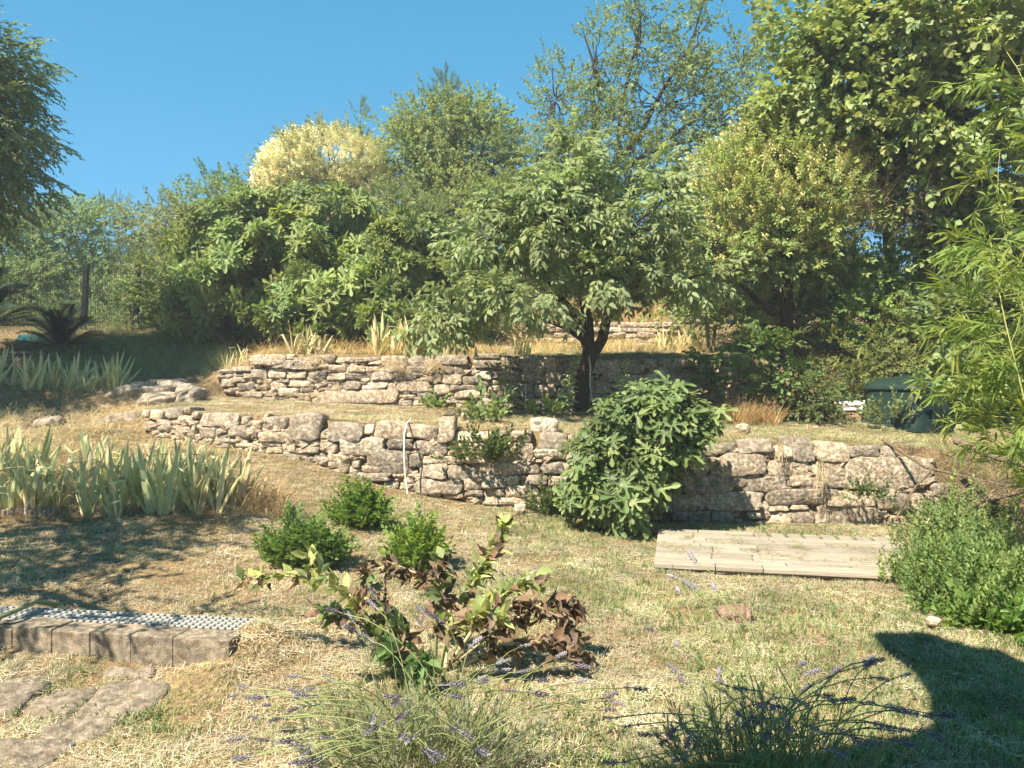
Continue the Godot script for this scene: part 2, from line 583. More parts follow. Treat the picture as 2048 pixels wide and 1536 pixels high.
const UPPER := [
	[420, 680, 3.793,
		[300, 105, 570, 190], [575, 105, 640, 150], [640, 130, 800, 215], [805, 115, 955, 170], [810, 165, 900, 215], [955, 130, 1100, 175], [1100, 130, 1290, 165], [870, 190, 1030, 245], [1200, 150, 1300, 185],
		[330, 185, 385, 215], [455, 150, 640, 215], [600, 195, 780, 225], [760, 205, 800, 225], [1040, 195, 1180, 245], [1180, 200, 1340, 245], [1350, 190, 1480, 245], [1480, 200, 1640, 245], [1640, 185, 1850, 250], [1850, 190, 1960, 270], [1300, 120, 1500, 195], [1500, 120, 1700, 200], [1700, 115, 1960, 190],
		[40, 265, 120, 295], [115, 250, 175, 285], [180, 240, 305, 275], [310, 215, 430, 290], [430, 240, 575, 290], [575, 235, 730, 290], [740, 235, 885, 295], [885, 250, 1030, 305], [1040, 250, 1220, 300], [1220, 240, 1390, 305], [1390, 245, 1565, 305], [1590, 250, 1760, 320], [1760, 260, 1910, 340], [1910, 275, 2060, 345],
		[75, 295, 180, 355], [180, 275, 270, 320], [270, 280, 370, 325], [205, 325, 340, 385], [340, 330, 445, 380], [425, 295, 475, 335], [495, 295, 600, 325], [455, 320, 580, 385], [580, 300, 760, 355], [755, 295, 815, 340], [815, 305, 1005, 340], [850, 340, 1005, 385], [1005, 310, 1140, 375], [1145, 300, 1345, 375], [1350, 310, 1660, 390], [1650, 340, 1690, 400], [1695, 335, 1815, 415], [1820, 340, 2030, 380],
		[145, 360, 215, 400], [235, 390, 400, 435], [400, 385, 515, 430], [515, 365, 680, 430], [680, 355, 790, 400], [655, 400, 760, 480], [760, 375, 1420, 480], [1400, 380, 1465, 460], [1465, 385, 1520, 415], [1525, 390, 1580, 415], [1460, 415, 1560, 450], [1575, 400, 1725, 465], [1815, 385, 1850, 420], [1850, 375, 2048, 440],
		[190, 430, 300, 470], [300, 430, 655, 475], [1225, 465, 1330, 515], [1330, 465, 1420, 510], [1420, 450, 1535, 495], [1535, 455, 1680, 500], [1680, 465, 1730, 500], [1730, 410, 1775, 470], [1770, 430, 1900, 480], [430, 475, 760, 520], [790, 480, 1220, 520], [960, 470, 1040, 495], [180, 200, 310, 240], [60, 225, 180, 255]],
	[950, 680, 3.724,
		[-10, 100, 190, 140], [-10, 140, 165, 210], [170, 130, 340, 200], [340, 120, 500, 200], [500, 130, 620, 250], [600, 180, 760, 250], [350, 200, 520, 320], [520, 240, 640, 330], [340, 330, 440, 450], [440, 330, 600, 420], [880, 150, 1080, 250], [1080, 170, 1260, 250], [950, 230, 1050, 310], [1050, 260, 1250, 360], [1260, 140, 1360, 210], [1360, 135, 1480, 200], [1300, 190, 1440, 290], [1260, 250, 1400, 310], [1480, 130, 1640, 200], [1640, 150, 1800, 240], [1800, 100, 1950, 150], [1800, 200, 1960, 270], [1590, 330, 1700, 410], [1440, 290, 1600, 340], [1700, 270, 1850, 340], [860, 310, 1000, 400], [860, 400, 1100, 480], [-10, 220, 120, 290], [-10, 290, 100, 340], [120, 230, 330, 290], [100, 340, 330, 430], [-10, 430, 330, 500], [340, 450, 720, 500], [620, 130, 760, 185], [640, 250, 880, 340], [620, 340, 870, 450], [760, 130, 890, 250], [1100, 360, 1300, 470], [1250, 310, 1450, 420], [1440, 200, 1640, 290], [1450, 340, 1600, 430], [1640, 240, 1800, 280], [1300, 420, 1600, 500], [1700, 340, 1900, 440]]]

# an irregular stone: outline in the wall's plane, bulging front, tapering back
func stone_mesh(w: float, h: float, dep: float, seed_: int) -> ArrayMesh:
	var r := RandomNumberGenerator.new()
	r.seed = seed_
	var n := 22
	var power := r.randf_range(4.5, 12.0)
	var p := []
	var tilt := r.randf_range(-0.10, 0.10)
	var sk := r.randf_range(-0.10, 0.10)
	var ph := r.randf() * TAU
	var ph2 := r.randf() * TAU
	for k in n:
		var a := TAU * k / n + 0.17
		var c := cos(a)
		var s := sin(a)
		var q := pow(pow(absf(c), power) + pow(absf(s), power), -1.0 / power)
		q *= 1.0 + 0.03 * sin(3.0 * a + ph) + 0.025 * sin(5.0 * a + ph2) + r.randf_range(-0.06, 0.045)
		var x := c * q * w * 0.5
		var y := s * q * h * 0.5
		p.append(Vector2(x + y * sk, y + x * tilt * h / maxf(w, h)))
	var mb := MB.new()
	var rings := [[0.965, -dep], [1.02, -dep * 0.45], [1.0, -0.055], [0.965, -0.016], [0.90, -0.004], [0.62, 0.004], [0.30, 0.006]]
	var prev := []
	var gx := r.randf_range(-0.05, 0.05)
	var gy := r.randf_range(-0.06, 0.03)
	for ri in rings.size():
		var ring := []
		for k in n:
			var q: Vector2 = p[k] * float(rings[ri][0])
			if ri >= 2 and ri <= 4:       # keep the rounding of the edge the same width on all sides
				var inset: float = [0.0, 0.004, 0.014][ri - 2]
				var l: float = p[k].length()
				q = p[k] * maxf(0.5, (l - inset) / l)
			var z: float = rings[ri][1]
			if ri >= 2:
				z += r.randf_range(-0.010, 0.010) * (1.0 if ri < 4 else 0.55) + gx * q.x / maxf(w, 0.05) + gy * q.y / maxf(h, 0.05)
			ring.append(mb.vert(Vector3(q.x, q.y, z)))
		if ri == 4:                       # a crisp arris: the face gets its own edge vertices
			var edge := []
			for id in prev:
				edge.append(mb.vert(mb.v[id]))
			prev = edge
		if ri > 0:
			for k in n:
				var k2 := (k + 1) % n
				mb.quad(prev[k], ring[k], ring[k2], prev[k2])
		prev = ring
	var m := mb.vert(Vector3(0, 0, 0.014 + r.randf_range(-0.01, 0.01)))
	for k in n:
		mb.tri(prev[k], m, prev[(k + 1) % n])
	return mb.mesh(true)

func lay_stones(wall: Node3D, zooms: Array, dist: Array, lean: float, floor_t: Array) -> void:
	var seed_ := 100
	for z in zooms:
		for bi in range(3, z.size()):
			var b: Array = z[bi]
			var x0: float = z[0] + b[0] / z[2]
			var x1: float = z[0] + b[2] / z[2]
			var y0: float = z[1] + b[1] / z[2]
			var y1: float = z[1] + b[3] / z[2]
			var d := 10.0
			for it in 4:
				d = table(dist, ((x0 + x1) * 0.5 - 1024.0) / F * d)
			var c := P((x0 + x1) * 0.5, (y0 + y1) * 0.5, d)
			d += lean * (c.y - table(floor_t, c.x))
			c = P((x0 + x1) * 0.5, (y0 + y1) * 0.5, d)
			var w := (x1 - x0) / F * d
			var h := (y1 - y0) / F * d
			seed_ += 1
			rng.seed = seed_ * 7919
			var out := R(-0.012, 0.028) if w * h > 0.03 else R(-0.02, 0.014)
			var pale := R(0, 1)
			var mi := rng.randi() % 5
			if pale > 0.93:
				mi = 5
			elif pale < 0.15:
				mi = 6
			var slope := (table(dist, c.x + 0.2) - table(dist, c.x - 0.2)) / 0.4
			var xf := Transform3D(Basis(Vector3.UP, atan(slope)) * Basis(Vector3.RIGHT, -lean * 0.8 + R(-0.05, 0.05)) * Basis(Vector3.BACK, R(-0.03, 0.03)), Vector3(c.x, c.y, c.z + out) - wall.position)
			part(wall, "stone", stone_mesh(w * 1.025, h * 1.045, 0.26, seed_), M.stone[mi], xf)

# small stones wedged into the gaps, joined: too small to pick apart
func chinks(wall: Node3D, dist: Array, lean: float, lo: Array, hi: Array, x0: float, x1: float, count: int) -> void:
	var shapes := []
	for k in 5:
		shapes.append(stone_mesh(R(0.07, 0.16), R(0.04, 0.07), 0.1, 900 + k))
	var many := Many.new()
	for k in count:
		var x := R(x0, x1)
		var y := lerpf(table(lo, x), table(hi, x) - 0.08, R(0, 1))
		var d := table(dist, x) + lean * (y - table(lo, x)) + R(0.012, 0.05)
		var b := Basis(Vector3.BACK, R(-0.4, 0.4)) * Basis(Vector3.UP, R(-0.5, 0.5))
		var s := R(0.7, 1.6)
		many.add(b.x * s, b.y * s, b.z * s, Vector3(x, y, -d), Color.WHITE)
	mpart(wall, "wedge_stones", many, shapes[0], M.stone[4])

func make_walls() -> void:
	var w1 := thing("lower_stone_wall", "long dry-stone retaining wall of big lichen-spotted blocks at the lawn's edge", "stone wall", Vector3(0.2, 0.1, -9.6))
	lay_stones(w1, LOWER, D1, 0.05, B1)
	chinks(w1, D1, 0.05, B1, T1, -4.8, 5.2, 620)
	var w2 := thing("upper_stone_wall", "dry-stone retaining wall of thin flat courses behind the tree trunk", "stone wall", Vector3(-0.5, 1.3, -12.6))
	lay_stones(w2, UPPER, D2, 0.04, B2)
	chinks(w2, D2, 0.04, B2, T2, -4.7, 3.7, 620)
	# a last stretch of wall, higher up the slope
	var w3 := thing("short_stone_wall", "short pale dry-stone wall on the slope above, seen through the tree's fork", "stone wall", Vector3(1.5, 2.5, -16.4))
	rng.seed = 61
	var y := 2.44
	while y < 2.98:
		var h := R(0.08, 0.14)
		var x := 0.1 + R(0, 0.2)
		while x < 3.2:
			var w := R(0.2, 0.55)
			var xf := Transform3D(Basis(Vector3.BACK, R(-0.04, 0.04)), Vector3(x + w * 0.5, y + h * 0.5, -16.42 + R(-0.03, 0.05)) - w3.position)
			part(w3, "stone", stone_mesh(w * 1.02, h * 1.05, 0.25, rng.randi() % 9999), M.stone[rng.randi() % 6], xf)
			x += w
		y += h

# ---------------------------------------------------------------- leaves
func fig_leaf(mb: MB, base: Vector3, dir: Vector3, up: Vector3, size: float, droop: float, r: RandomNumberGenerator) -> void:
	dir = dir.normalized()
	var side := dir.cross(up).normalized()
	var nn := side.cross(dir).normalized()
	var lobes := [[-2.05, 0.52], [-1.08, 0.82], [0.0, 1.0], [1.08, 0.82], [2.05, 0.52]]
	var c0 := base + dir * size * 0.34          # where the veins meet
	var m := mb.vert(c0)
	var pts := []
	for k in 5:
		var a: float = lobes[k][0] + r.randf_range(-0.1, 0.1)
		var l: float = lobes[k][1] * 0.66 * size * r.randf_range(0.9, 1.08)
		var wd := 0.22 if k != 2 else 0.25
		for q in [[-0.50, 0.30], [-wd * 0.8, 0.55], [-wd, 0.80], [-wd * 0.45, 0.97], [0.0, 1.0], [wd * 0.45, 0.97], [wd, 0.80], [wd * 0.8, 0.55]]:
			var an: float = a + q[0]
			pts.append([an, l * q[1], absf(q[0]) < 0.05])
	pts.append([PI - 0.35, 0.22 * size, false])
	pts.append([PI, 0.16 * size, false])
	pts.append([PI + 0.35, 0.22 * size, false])
	var ids := []
	for q in pts:
		var rr: float = q[1]
		var rel := rr / size
		var fall := -droop * rel * rel * size * 1.6
		var lift := 0.0 if q[2] else 0.03 * size
		ids.append(mb.vert(c0 + dir * (cos(q[0]) * rr) + side * (sin(q[0]) * rr) + nn * (fall + lift)))
	for k in ids.size():
		mb.tri(m, ids[k], ids[(k + 1) % ids.size()])
	# leaf stalk
	mb.blade(base - nn * size * 0.02, dir, Vector3.ZERO, size * 0.36, size * 0.025, 2, side)

# a twig along z with leaves, y up
func spray(n: int, length: float, ll: float, lw: float, spread: float, hang: float, sd: int, segs := 1, droop := 0.15, fold := 0.25, two_rows := false) -> ArrayMesh:
	var r := RandomNumberGenerator.new()
	r.seed = sd
	var mb := MB.new()
	for k in n:
		var t := (k + 0.6) / n
		var at := Vector3(0, -hang * 0.5 * t * t * length, t * length)
		var an := r.randf() * TAU
		if two_rows:
			an = (PI * 0.5 if k % 2 == 0 else -PI * 0.5) + r.randf_range(-0.5, 0.5)
		var out := Vector3(sin(an), cos(an) * (0.35 if two_rows else 0.8), 0)
		var d := (out * spread + Vector3(0, 0, 1.0 - spread * 0.5) + Vector3(0, -hang, 0)).normalized()
		if k == n - 1:
			d = Vector3(0, -hang, 1).normalized()
		var up := (Vector3.UP + Vector3(r.randf_range(-0.6, 0.6), 0, r.randf_range(-0.6, 0.6))).normalized()
		if absf(d.dot(up)) > 0.92:
			up = Vector3(0, 0.2, 1)
		var s := r.randf_range(0.75, 1.2)
		if segs == 1:
			mb.leaf2(at, d, up, ll * s, lw * s, fold)
		else:
			mb.leaf(at, d, up, ll * s, lw * s, droop, fold, segs)
	var w := maxf(0.003, length * 0.010)
	mb.tube([Vector3.ZERO, Vector3(0, -hang * 0.12 * length, length * 0.5), Vector3(0, -hang * 0.45 * length, length * 0.95)], [w, w * 0.8, w * 0.4], 3)
	return mb.mesh(true)

func rosette(n: int, size: float, sd: int) -> ArrayMesh:
	var r := RandomNumberGenerator.new()
	r.seed = sd
	var mb := MB.new()
	for k in n:
		var a := k * 2.4 + r.randf_range(-0.3, 0.3)
		var e := r.randf_range(0.0, 0.7)
		var d := Vector3(cos(a) * 0.95, sin(a) * 0.95, e + 0.15)
		fig_leaf(mb, d * 0.02 - Vector3(0, 0, 0.02 * k), d, Vector3(0, 0, 1) - d * 0.2, size * r.randf_range(0.7, 1.15), 0.35, r)
	mb.tube([Vector3(0, 0, -0.35), Vector3(0, 0, 0.02)], [0.012, 0.008], 4)
	return mb.mesh(true)

func panicle(sd: int, h: float, w: float, n: int) -> ArrayMesh:
	var r := RandomNumberGenerator.new()
	r.seed = sd
	var mb := MB.new()
	for k in n:
		var t := r.randf()
		var a := r.randf() * TAU
		var rad := w * (1.0 - t * 0.8) * r.randf_range(0.3, 1.0)
		var c := Vector3(cos(a) * rad, sin(a) * rad, t * h)
		var d := Vector3(r.randf_range(-1, 1), r.randf_range(-1, 1), r.randf_range(-1, 1)).normalized()
		mb.leaf2(c, d, Vector3(0.3, 1, 0.2), 0.035, 0.03, 0.2, 0.5)
	return mb.mesh(true)

func make_leaf_meshes() -> void:
	S.cherry = spray(12, 0.32, 0.13, 0.054, 0.9, 0.65, 1, 2, 0.25, 0.3)
	S.cherry2 = spray(7, 0.30, 0.12, 0.05, 0.8, 0.6, 2, 2, 0.2, 0.35)
	S.small = spray(16, 0.34, 0.075, 0.045, 0.8, 0.2, 3)
	S.tiny = spray(20, 0.30, 0.045, 0.024, 0.8, 0.15, 4)
	S.privet = spray(14, 0.32, 0.085, 0.036, 0.75, 0.15, 5)
	S.heart = spray(8, 0.42, 0.13, 0.105, 0.8, 0.45, 6, 2, 0.2, 0.2)
	S.needle = spray(26, 0.40, 0.16, 0.020, 0.5, -0.1, 7)
	S.fig = rosette(7, 0.30, 8)
	S.fig2 = rosette(5, 0.26, 9)
	S.panicle = panicle(10, 0.22, 0.09, 46)
	S.bamboo = spray(8, 0.16, 0.16, 0.020, 0.75, 0.35, 11, 2, 0.3, 0.3)
	S.mint = spray(16, 0.16, 0.042, 0.028, 0.9, 0.1, 12)
	S.sage = spray(14, 0.26, 0.055, 0.03, 0.9, 0.1, 13)
	S.plum = spray(13, 0.40, 0.085, 0.042, 0.7, 0.55, 14)
	S.twigs = bare_twig(15)

func bare_twig(sd: int) -> ArrayMesh:
	var r := RandomNumberGenerator.new()
	r.seed = sd
	var mb := MB.new()
	for k in 9:
		var a := Vector3(r.randf_range(-0.03, 0.03), r.randf_range(-0.03, 0.03), r.randf_range(0, 0.25))
		var d := Vector3(r.randf_range(-1, 1), r.randf_range(-1, 1), r.randf_range(0.2, 1.4)).normalized()
		var b := a + d * 0.25 + Vector3(r.randf_range(-0.04, 0.04), r.randf_range(-0.04, 0.04), 0)
		var c := b + (d + Vector3(r.randf_range(-0.5, 0.5), r.randf_range(-0.5, 0.5), 0)).normalized() * 0.2
		mb.tube([a, b, c], [0.005, 0.003, 0.0015], 3)
	return mb.mesh(true)

# ---------------------------------------------------------------- trees
# blobs: [px, py, distance, half width px, half height px, half depth m]; returns clump centres
func crown(many: Many, blobs: Array, clumps: float, per: int, clump_r: float, size: Vector2, col: Color, light := 0.25, up_bias := 0.25, hue := 0.10, shell := 0.55, flat := 0.6) -> Array:
	var at := []
	for b in blobs:
		var c := P(b[0], b[1], b[2])
		var rad := Vector3(b[3] / F * b[2], b[4] / F * b[2], b[5])
		var n := int(clumps * rad.x * rad.y * 4.0) + 3
		for k in n:
			var u := dirv()
			var q := c + u * rad * lerpf(shell, 1.0, sqrt(R(0, 1)))
			at.append([q, c])
			var tone := vary(col, light * 0.8, hue)
			for j in per:
				var o := dirv() * clump_r * sqrt(R(0, 1)) * Vector3(1, flat, 1)
				var p := q + o
				var out := ((p - c) / rad).normalized() * 0.7 + o.normalized() * 0.8 + Vector3(R(-0.5, 0.5), R(-0.4, 0.4) + up_bias, R(-0.5, 0.5))
				var s := R(size.x, size.y)
				var bs := aim(out, R(-0.5, 0.5))
				many.add(bs.x * s, bs.y * s, bs.z * s, p, vary(tone, light * 0.6, hue * 0.4))
	return at

func limb(mb: MB, a: Vector3, b: Vector3, r0: float, r1: float, wob := 0.12, sides := 5) -> void:
	var l := a.distance_to(b)
	var pts := [a]
	var rads := [r0]
	for k in range(1, 4):
		var t := k / 4.0
		pts.append(a.lerp(b, t) + Vector3(R(-1, 1), R(-0.4, 1.0), R(-1, 1)) * wob * l * sin(PI * t))
		rads.append(lerpf(r0, r1, t))
	pts.append(b)
	rads.append(r1)
	mb.tube(pts, rads, sides)

# branches from the limbs' ends to the clumps
func twigs(mb: MB, at: Array, share: float, r0: float) -> void:
	for q in at:
		if R(0, 1) < share:
			limb(mb, q[1] + (q[0] - q[1]) * 0.1, q[0], r0, r0 * 0.35, 0.1, 4)

func tree(called: String, label: String, group: String, base: Vector3, blobs: Array, trunk_r: float, mesh: Mesh, mt: Material, o: Dictionary) -> Node3D:
	rng.seed = hash(label) + int(base.x * 100.0)
	var t := thing(called, label, o.get("category", "tree"), base, group)
	var many := Many.new()
	var at := crown(many, blobs, o.get("clumps", 6.0), o.get("per", 8), o.get("clump_r", 0.35), o.get("size", Vector2(0.8, 1.3)), o.col, o.get("light", 0.25), o.get("up", 0.25), o.get("hue", 0.1), o.get("shell", 0.55), o.get("flat", 0.6))
	mpart(t, "crown", many, mesh, mt)
	var mb := MB.new()
	if o.has("trunk"):
		for l in o.trunk:
			mb.tube(l[0], l[1], 8)
	else:
		var mid := Vector3.ZERO
		for b in blobs:
			mid += P(b[0], b[1], b[2])
		mid /= blobs.size()
		var top := Vector3(lerpf(base.x, mid.x, 0.8), maxf(mid.y, base.y + 0.5), lerpf(base.z, mid.z, 0.8))
		mb.tube([base - Vector3(0, 0.15, 0), base.lerp(top, 0.3) + Vector3(R(-0.08, 0.08), 0, 0), base.lerp(top, 0.65) + Vector3(R(-0.12, 0.12), 0, 0), top], [trunk_r * 1.25, trunk_r, trunk_r * 0.8, trunk_r * 0.5], 8)
	wpart(t, "trunk", mb.mesh(true), o.get("bark", M.bark))
	var br := MB.new()
	if not o.has("trunk"):
		for b in blobs:
			var c := P(b[0], b[1], b[2])
			var s := base.lerp(c, 0.45)
			s.x = base.x + (c.x - base.x) * 0.15
			s.z = base.z + (c.z - base.z) * 0.15
			limb(br, s, c, trunk_r * 0.55, trunk_r * 0.25, 0.12, 6)
	twigs(br, at, o.get("twigs", 0.5), maxf(0.012, trunk_r * 0.16))
	if br.v.size():
		wpart(t, "branches", br.mesh(true), o.get("bark", M.bark)).set_meta("kind", "stuff")
	return t

func add_flowers(t: Node3D, blobs: Array, n: float, col: Color, size: Vector2, lean := Vector3(-0.2, 0.6, 0.3)) -> void:
	var many := Many.new()
	for b in blobs:
		var c := P(b[0], b[1], b[2])
		var rad := Vector3(b[3] / F * b[2], b[4] / F * b[2], b[5])
		for k in int(n * rad.x * rad.y * 4.0):
			var u := dirv()
			if u.dot(lean.normalized()) < R(-0.5, 0.5):
				continue
			var bs := aim(u + Vector3(R(-0.5, 0.5), R(0, 1.0), R(-0.5, 0.5)))
			var s := R(size.x, size.y)
			many.add(bs.x * s, bs.y * s, bs.z * s, c + u * rad * R(0.93, 1.06), vary(col, 0.2, 0.05))
	mpart(t, "blossom", many, S.panicle, M.dry, "cream flower panicles")

func pts(list: Array) -> Array:
	var o := []
	for q in list:
		o.append(P(q[0], q[1], q[2]))
	return o

func make_trees() -> void:
	# the cherry tree on the first terrace
	var cb := [[1130, 440, 11.2, 120, 95, 0.9], [990, 480, 11.2, 85, 70, 0.7], [920, 590, 11.1, 70, 50, 0.6], [1265, 460, 11.2, 95, 85, 0.8], [1050, 590, 10.9, 90, 42, 0.7], [1250, 560, 10.9, 95, 42, 0.7], [1160, 350, 11.3, 60, 60, 0.5], [1330, 380, 11.3, 40, 65, 0.35], [1025, 400, 11.3, 50, 45, 0.4], [880, 640, 10.9, 60, 35, 0.4], [1142, 300, 11.3, 20, 45, 0.2], [1370, 560, 11.2, 60, 35, 0.4], [1190, 500, 11.4, 110, 60, 0.6]]
	tree("cherry_tree", "dark-trunked fruit tree with drooping pale leaves, standing before the upper wall", "", on_ground(P(1160, 812, 12.1).x, 12.1), cb, 0.13, S.cherry, M.leaf, {
		"col": Color(0.31, 0.375, 0.195), "hue": 0.05, "clumps": 15.0, "per": 8, "clump_r": 0.27, "size": Vector2(0.65, 1.05), "up": -0.05, "light": 0.25, "twigs": 0.4, "shell": 0.5,
		"trunk": [[pts([[1158, 822, 12.1], [1162, 790, 12.1], [1168, 750, 12.1], [1178, 714, 12.1], [1180, 690, 12.1]]), [0.155, 0.13, 0.12, 0.125, 0.11]],
			[pts([[1180, 705, 12.1], [1166, 665, 12.05], [1140, 620, 11.9], [1090, 560, 11.7], [1010, 490, 11.6]]), [0.10, 0.085, 0.07, 0.05, 0.025]],
			[pts([[1178, 700, 12.1], [1176, 640, 12.1], [1160, 570, 12.0], [1152, 480, 11.9], [1140, 330, 11.8]]), [0.10, 0.085, 0.07, 0.05, 0.015]],
			[pts([[1184, 712, 12.1], [1205, 678, 12.1], [1216, 625, 12.0], [1245, 560, 11.8], [1320, 470, 11.6], [1360, 370, 11.6]]), [0.09, 0.085, 0.075, 0.06, 0.03, 0.012]],
			[pts([[1165, 680, 12.1], [1130, 655, 12.0], [1090, 640, 11.8], [960, 610, 11.5]]), [0.045, 0.035, 0.03, 0.015]],
			[pts([[1215, 640, 12.0], [1270, 600, 11.8], [1400, 575, 11.6]]), [0.05, 0.035, 0.015]]]})
	# fig thicket behind the upper wall
	var fb := [[560, 540, 15.2, 150, 110, 1.3], [690, 590, 14.8, 130, 90, 1.0], [800, 540, 15.2, 110, 120, 1.1], [470, 480, 16.0, 110, 90, 1.1], [640, 450, 16.2, 130, 70, 1.2], [600, 640, 14.2, 80, 40, 0.6], [780, 650, 14.0, 60, 40, 0.5], [430, 600, 15.6, 80, 90, 0.8]]
	tree("fig_tree", "broad spreading fig with big lobed leaves above the flat-coursed wall", "", on_ground(P(650, 690, 15.2).x, 15.2), fb, 0.10, S.fig, M.glossy, {"col": Color(0.271, 0.343, 0.125), "clumps": 12.0, "per": 5, "clump_r": 0.28, "size": Vector2(0.75, 1.15), "up": 0.35, "twigs": 0.5, "bark": M.bark_pale, "light": 0.3})
	# creamy flowering privets
	var pb := [[655, 345, 21.4, 115, 72, 1.6], [585, 362, 21.4, 66, 52, 1.0], [725, 392, 21.4, 66, 52, 1.0], [575, 405, 21.4, 60, 40, 1.0]]
	var pt := tree("privet_tree", "round-topped tree covered in cream blossom behind the fig", "", on_ground(P(640, 560, 22).x, 22.0), pb, 0.10, S.privet, M.leaf, {"col": Color(0.304, 0.332, 0.153), "clumps": 9.0, "per": 10, "clump_r": 0.4})
	add_flowers(pt, pb, 190.0, Color(0.88, 0.82, 0.53), Vector2(0.8, 1.4))
	var pb2 := [[1590, 400, 13.4, 130, 120, 1.0], [1480, 430, 13.6, 100, 90, 0.8], [1680, 470, 13.3, 70, 80, 0.6], [1540, 310, 13.6, 90, 70, 0.7], [1600, 255, 13.8, 60, 40, 0.5], [1560, 490, 13.2, 100, 60, 0.5], [1430, 500, 13.3, 80, 60, 0.5], [1660, 380, 13.4, 90, 90, 0.7], [1450, 360, 13.8, 80, 60, 0.6]]
	var pt2 := tree("privet_tree", "large privet with yellow-green flower heads beside the twiggy grey trunk", "", on_ground(P(1570, 600, 13.9).x, 13.9), pb2, 0.11, S.privet, M.leaf, {"col": Color(0.325, 0.396, 0.153), "clumps": 13.0, "per": 9, "clump_r": 0.35})
	add_flowers(pt2, pb2, 190.0, Color(0.62, 0.60, 0.28), Vector2(0.7, 1.2))
	# elm-like tree in the middle
	var eb := [[900, 300, 21.0, 130, 85, 1.6], [822, 330, 21.0, 55, 80, 1.0], [980, 330, 21.0, 70, 90, 1.0], [885, 410, 20.5, 110, 70, 1.4], [960, 430, 20.0, 90, 60, 1.0], [860, 245, 21.0, 50, 50, 0.8], [950, 245, 21.0, 45, 45, 0.6]]
	tree("elm_tree", "leafy tree with an uneven crown between blossom and the open tall tree", "", on_ground(P(890, 560, 21).x, 21.0), eb, 0.13, S.small, M.leaf, {"col": Color(0.338, 0.400, 0.187), "clumps": 11.0, "per": 9, "clump_r": 0.35, "size": Vector2(0.9, 1.5), "shell": 0.4})
	# tall sparse tree
	var tb := [[1110, 200, 18.0, 45, 90, 0.7], [1190, 130, 18.0, 40, 100, 0.7], [1280, 90, 18.0, 60, 100, 0.9], [1380, 110, 18.0, 50, 110, 0.9], [1480, 130, 18.0, 45, 75, 0.8], [1330, 210, 18.0, 130, 80, 1.3], [1180, 270, 18.0, 90, 80, 1.0], [1440, 250, 18.0, 90, 70, 1.0], [1270, 330, 18.0, 120, 60, 1.0], [1100, 310, 18.0, 50, 50, 0.6], [1520, 80, 18.0, 20, 40, 0.4], [1275, -10, 18.0, 20, 50, 0.3], [1400, 20, 18.0, 20, 50, 0.3]]
	tree("tall_open_tree", "tall airy tree with dark forking branches and sky showing through", "", on_ground(P(1200, 590, 18).x, 18.0), tb, 0.12, S.small, M.leaf, {
		"col": Color(0.29, 0.36, 0.175), "clumps": 9.5, "per": 7, "clump_r": 0.24, "size": Vector2(0.75, 1.15), "shell": 0.15, "twigs": 0.55, "up": 0.5, "flat": 1.2, "hue": 0.06,
		"trunk": [[pts([[1200, 640, 18], [1200, 520, 18], [1203, 400, 18]]), [0.15, 0.13, 0.11]],
			[pts([[1203, 410, 18], [1195, 320, 18], [1185, 270, 18], [1200, 200, 18], [1185, 120, 18], [1165, 60, 18]]), [0.08, 0.07, 0.055, 0.045, 0.03, 0.012]],
			[pts([[1203, 410, 18], [1230, 330, 18], [1280, 270, 18], [1320, 190, 18], [1380, 90, 18], [1410, 0, 18]]), [0.09, 0.07, 0.055, 0.045, 0.03, 0.012]],
			[pts([[1235, 325, 18], [1240, 230, 18], [1265, 120, 18], [1285, 20, 18]]), [0.055, 0.045, 0.03, 0.012]],
			[pts([[1225, 345, 18], [1310, 300, 18], [1400, 230, 18], [1470, 160, 18], [1520, 80, 18]]), [0.06, 0.05, 0.04, 0.025, 0.01]],
			[pts([[1200, 420, 18], [1150, 340, 18], [1115, 270, 18], [1095, 180, 18]]), [0.06, 0.045, 0.03, 0.012]],
			[pts([[1310, 300, 18], [1420, 270, 18], [1500, 240, 18]]), [0.04, 0.03, 0.012]]]})
	# conifers on the skyline
	for q in [[720, 270, 36.0, 22, 42, 0.6, "narrow dark cypress tip beside the cream blossom"], [893, 200, 34.0, 34, 50, 0.8, "dark conifer top leaning over the elm-like crown"]]:
		var cb2 := []
		for k in 5:
			cb2.append([q[0] + k * (2 if q[3] < 30 else -4), q[1] - 20 + k * 55, q[2], q[3] * (0.5 + k * 0.3), q[4] * 0.8, q[5] * (0.5 + k * 0.3)])
		tree("conifer_tree", q[6], "conifers on the skyline", on_ground(P(q[0], 560, q[2]).x, q[2]), cb2, 0.12, S.needle, M.leaf, {"col": Color(0.163, 0.249, 0.167), "clumps": 5.0, "per": 7, "clump_r": 0.4, "up": 0.8, "size": Vector2(0.9, 1.5)})
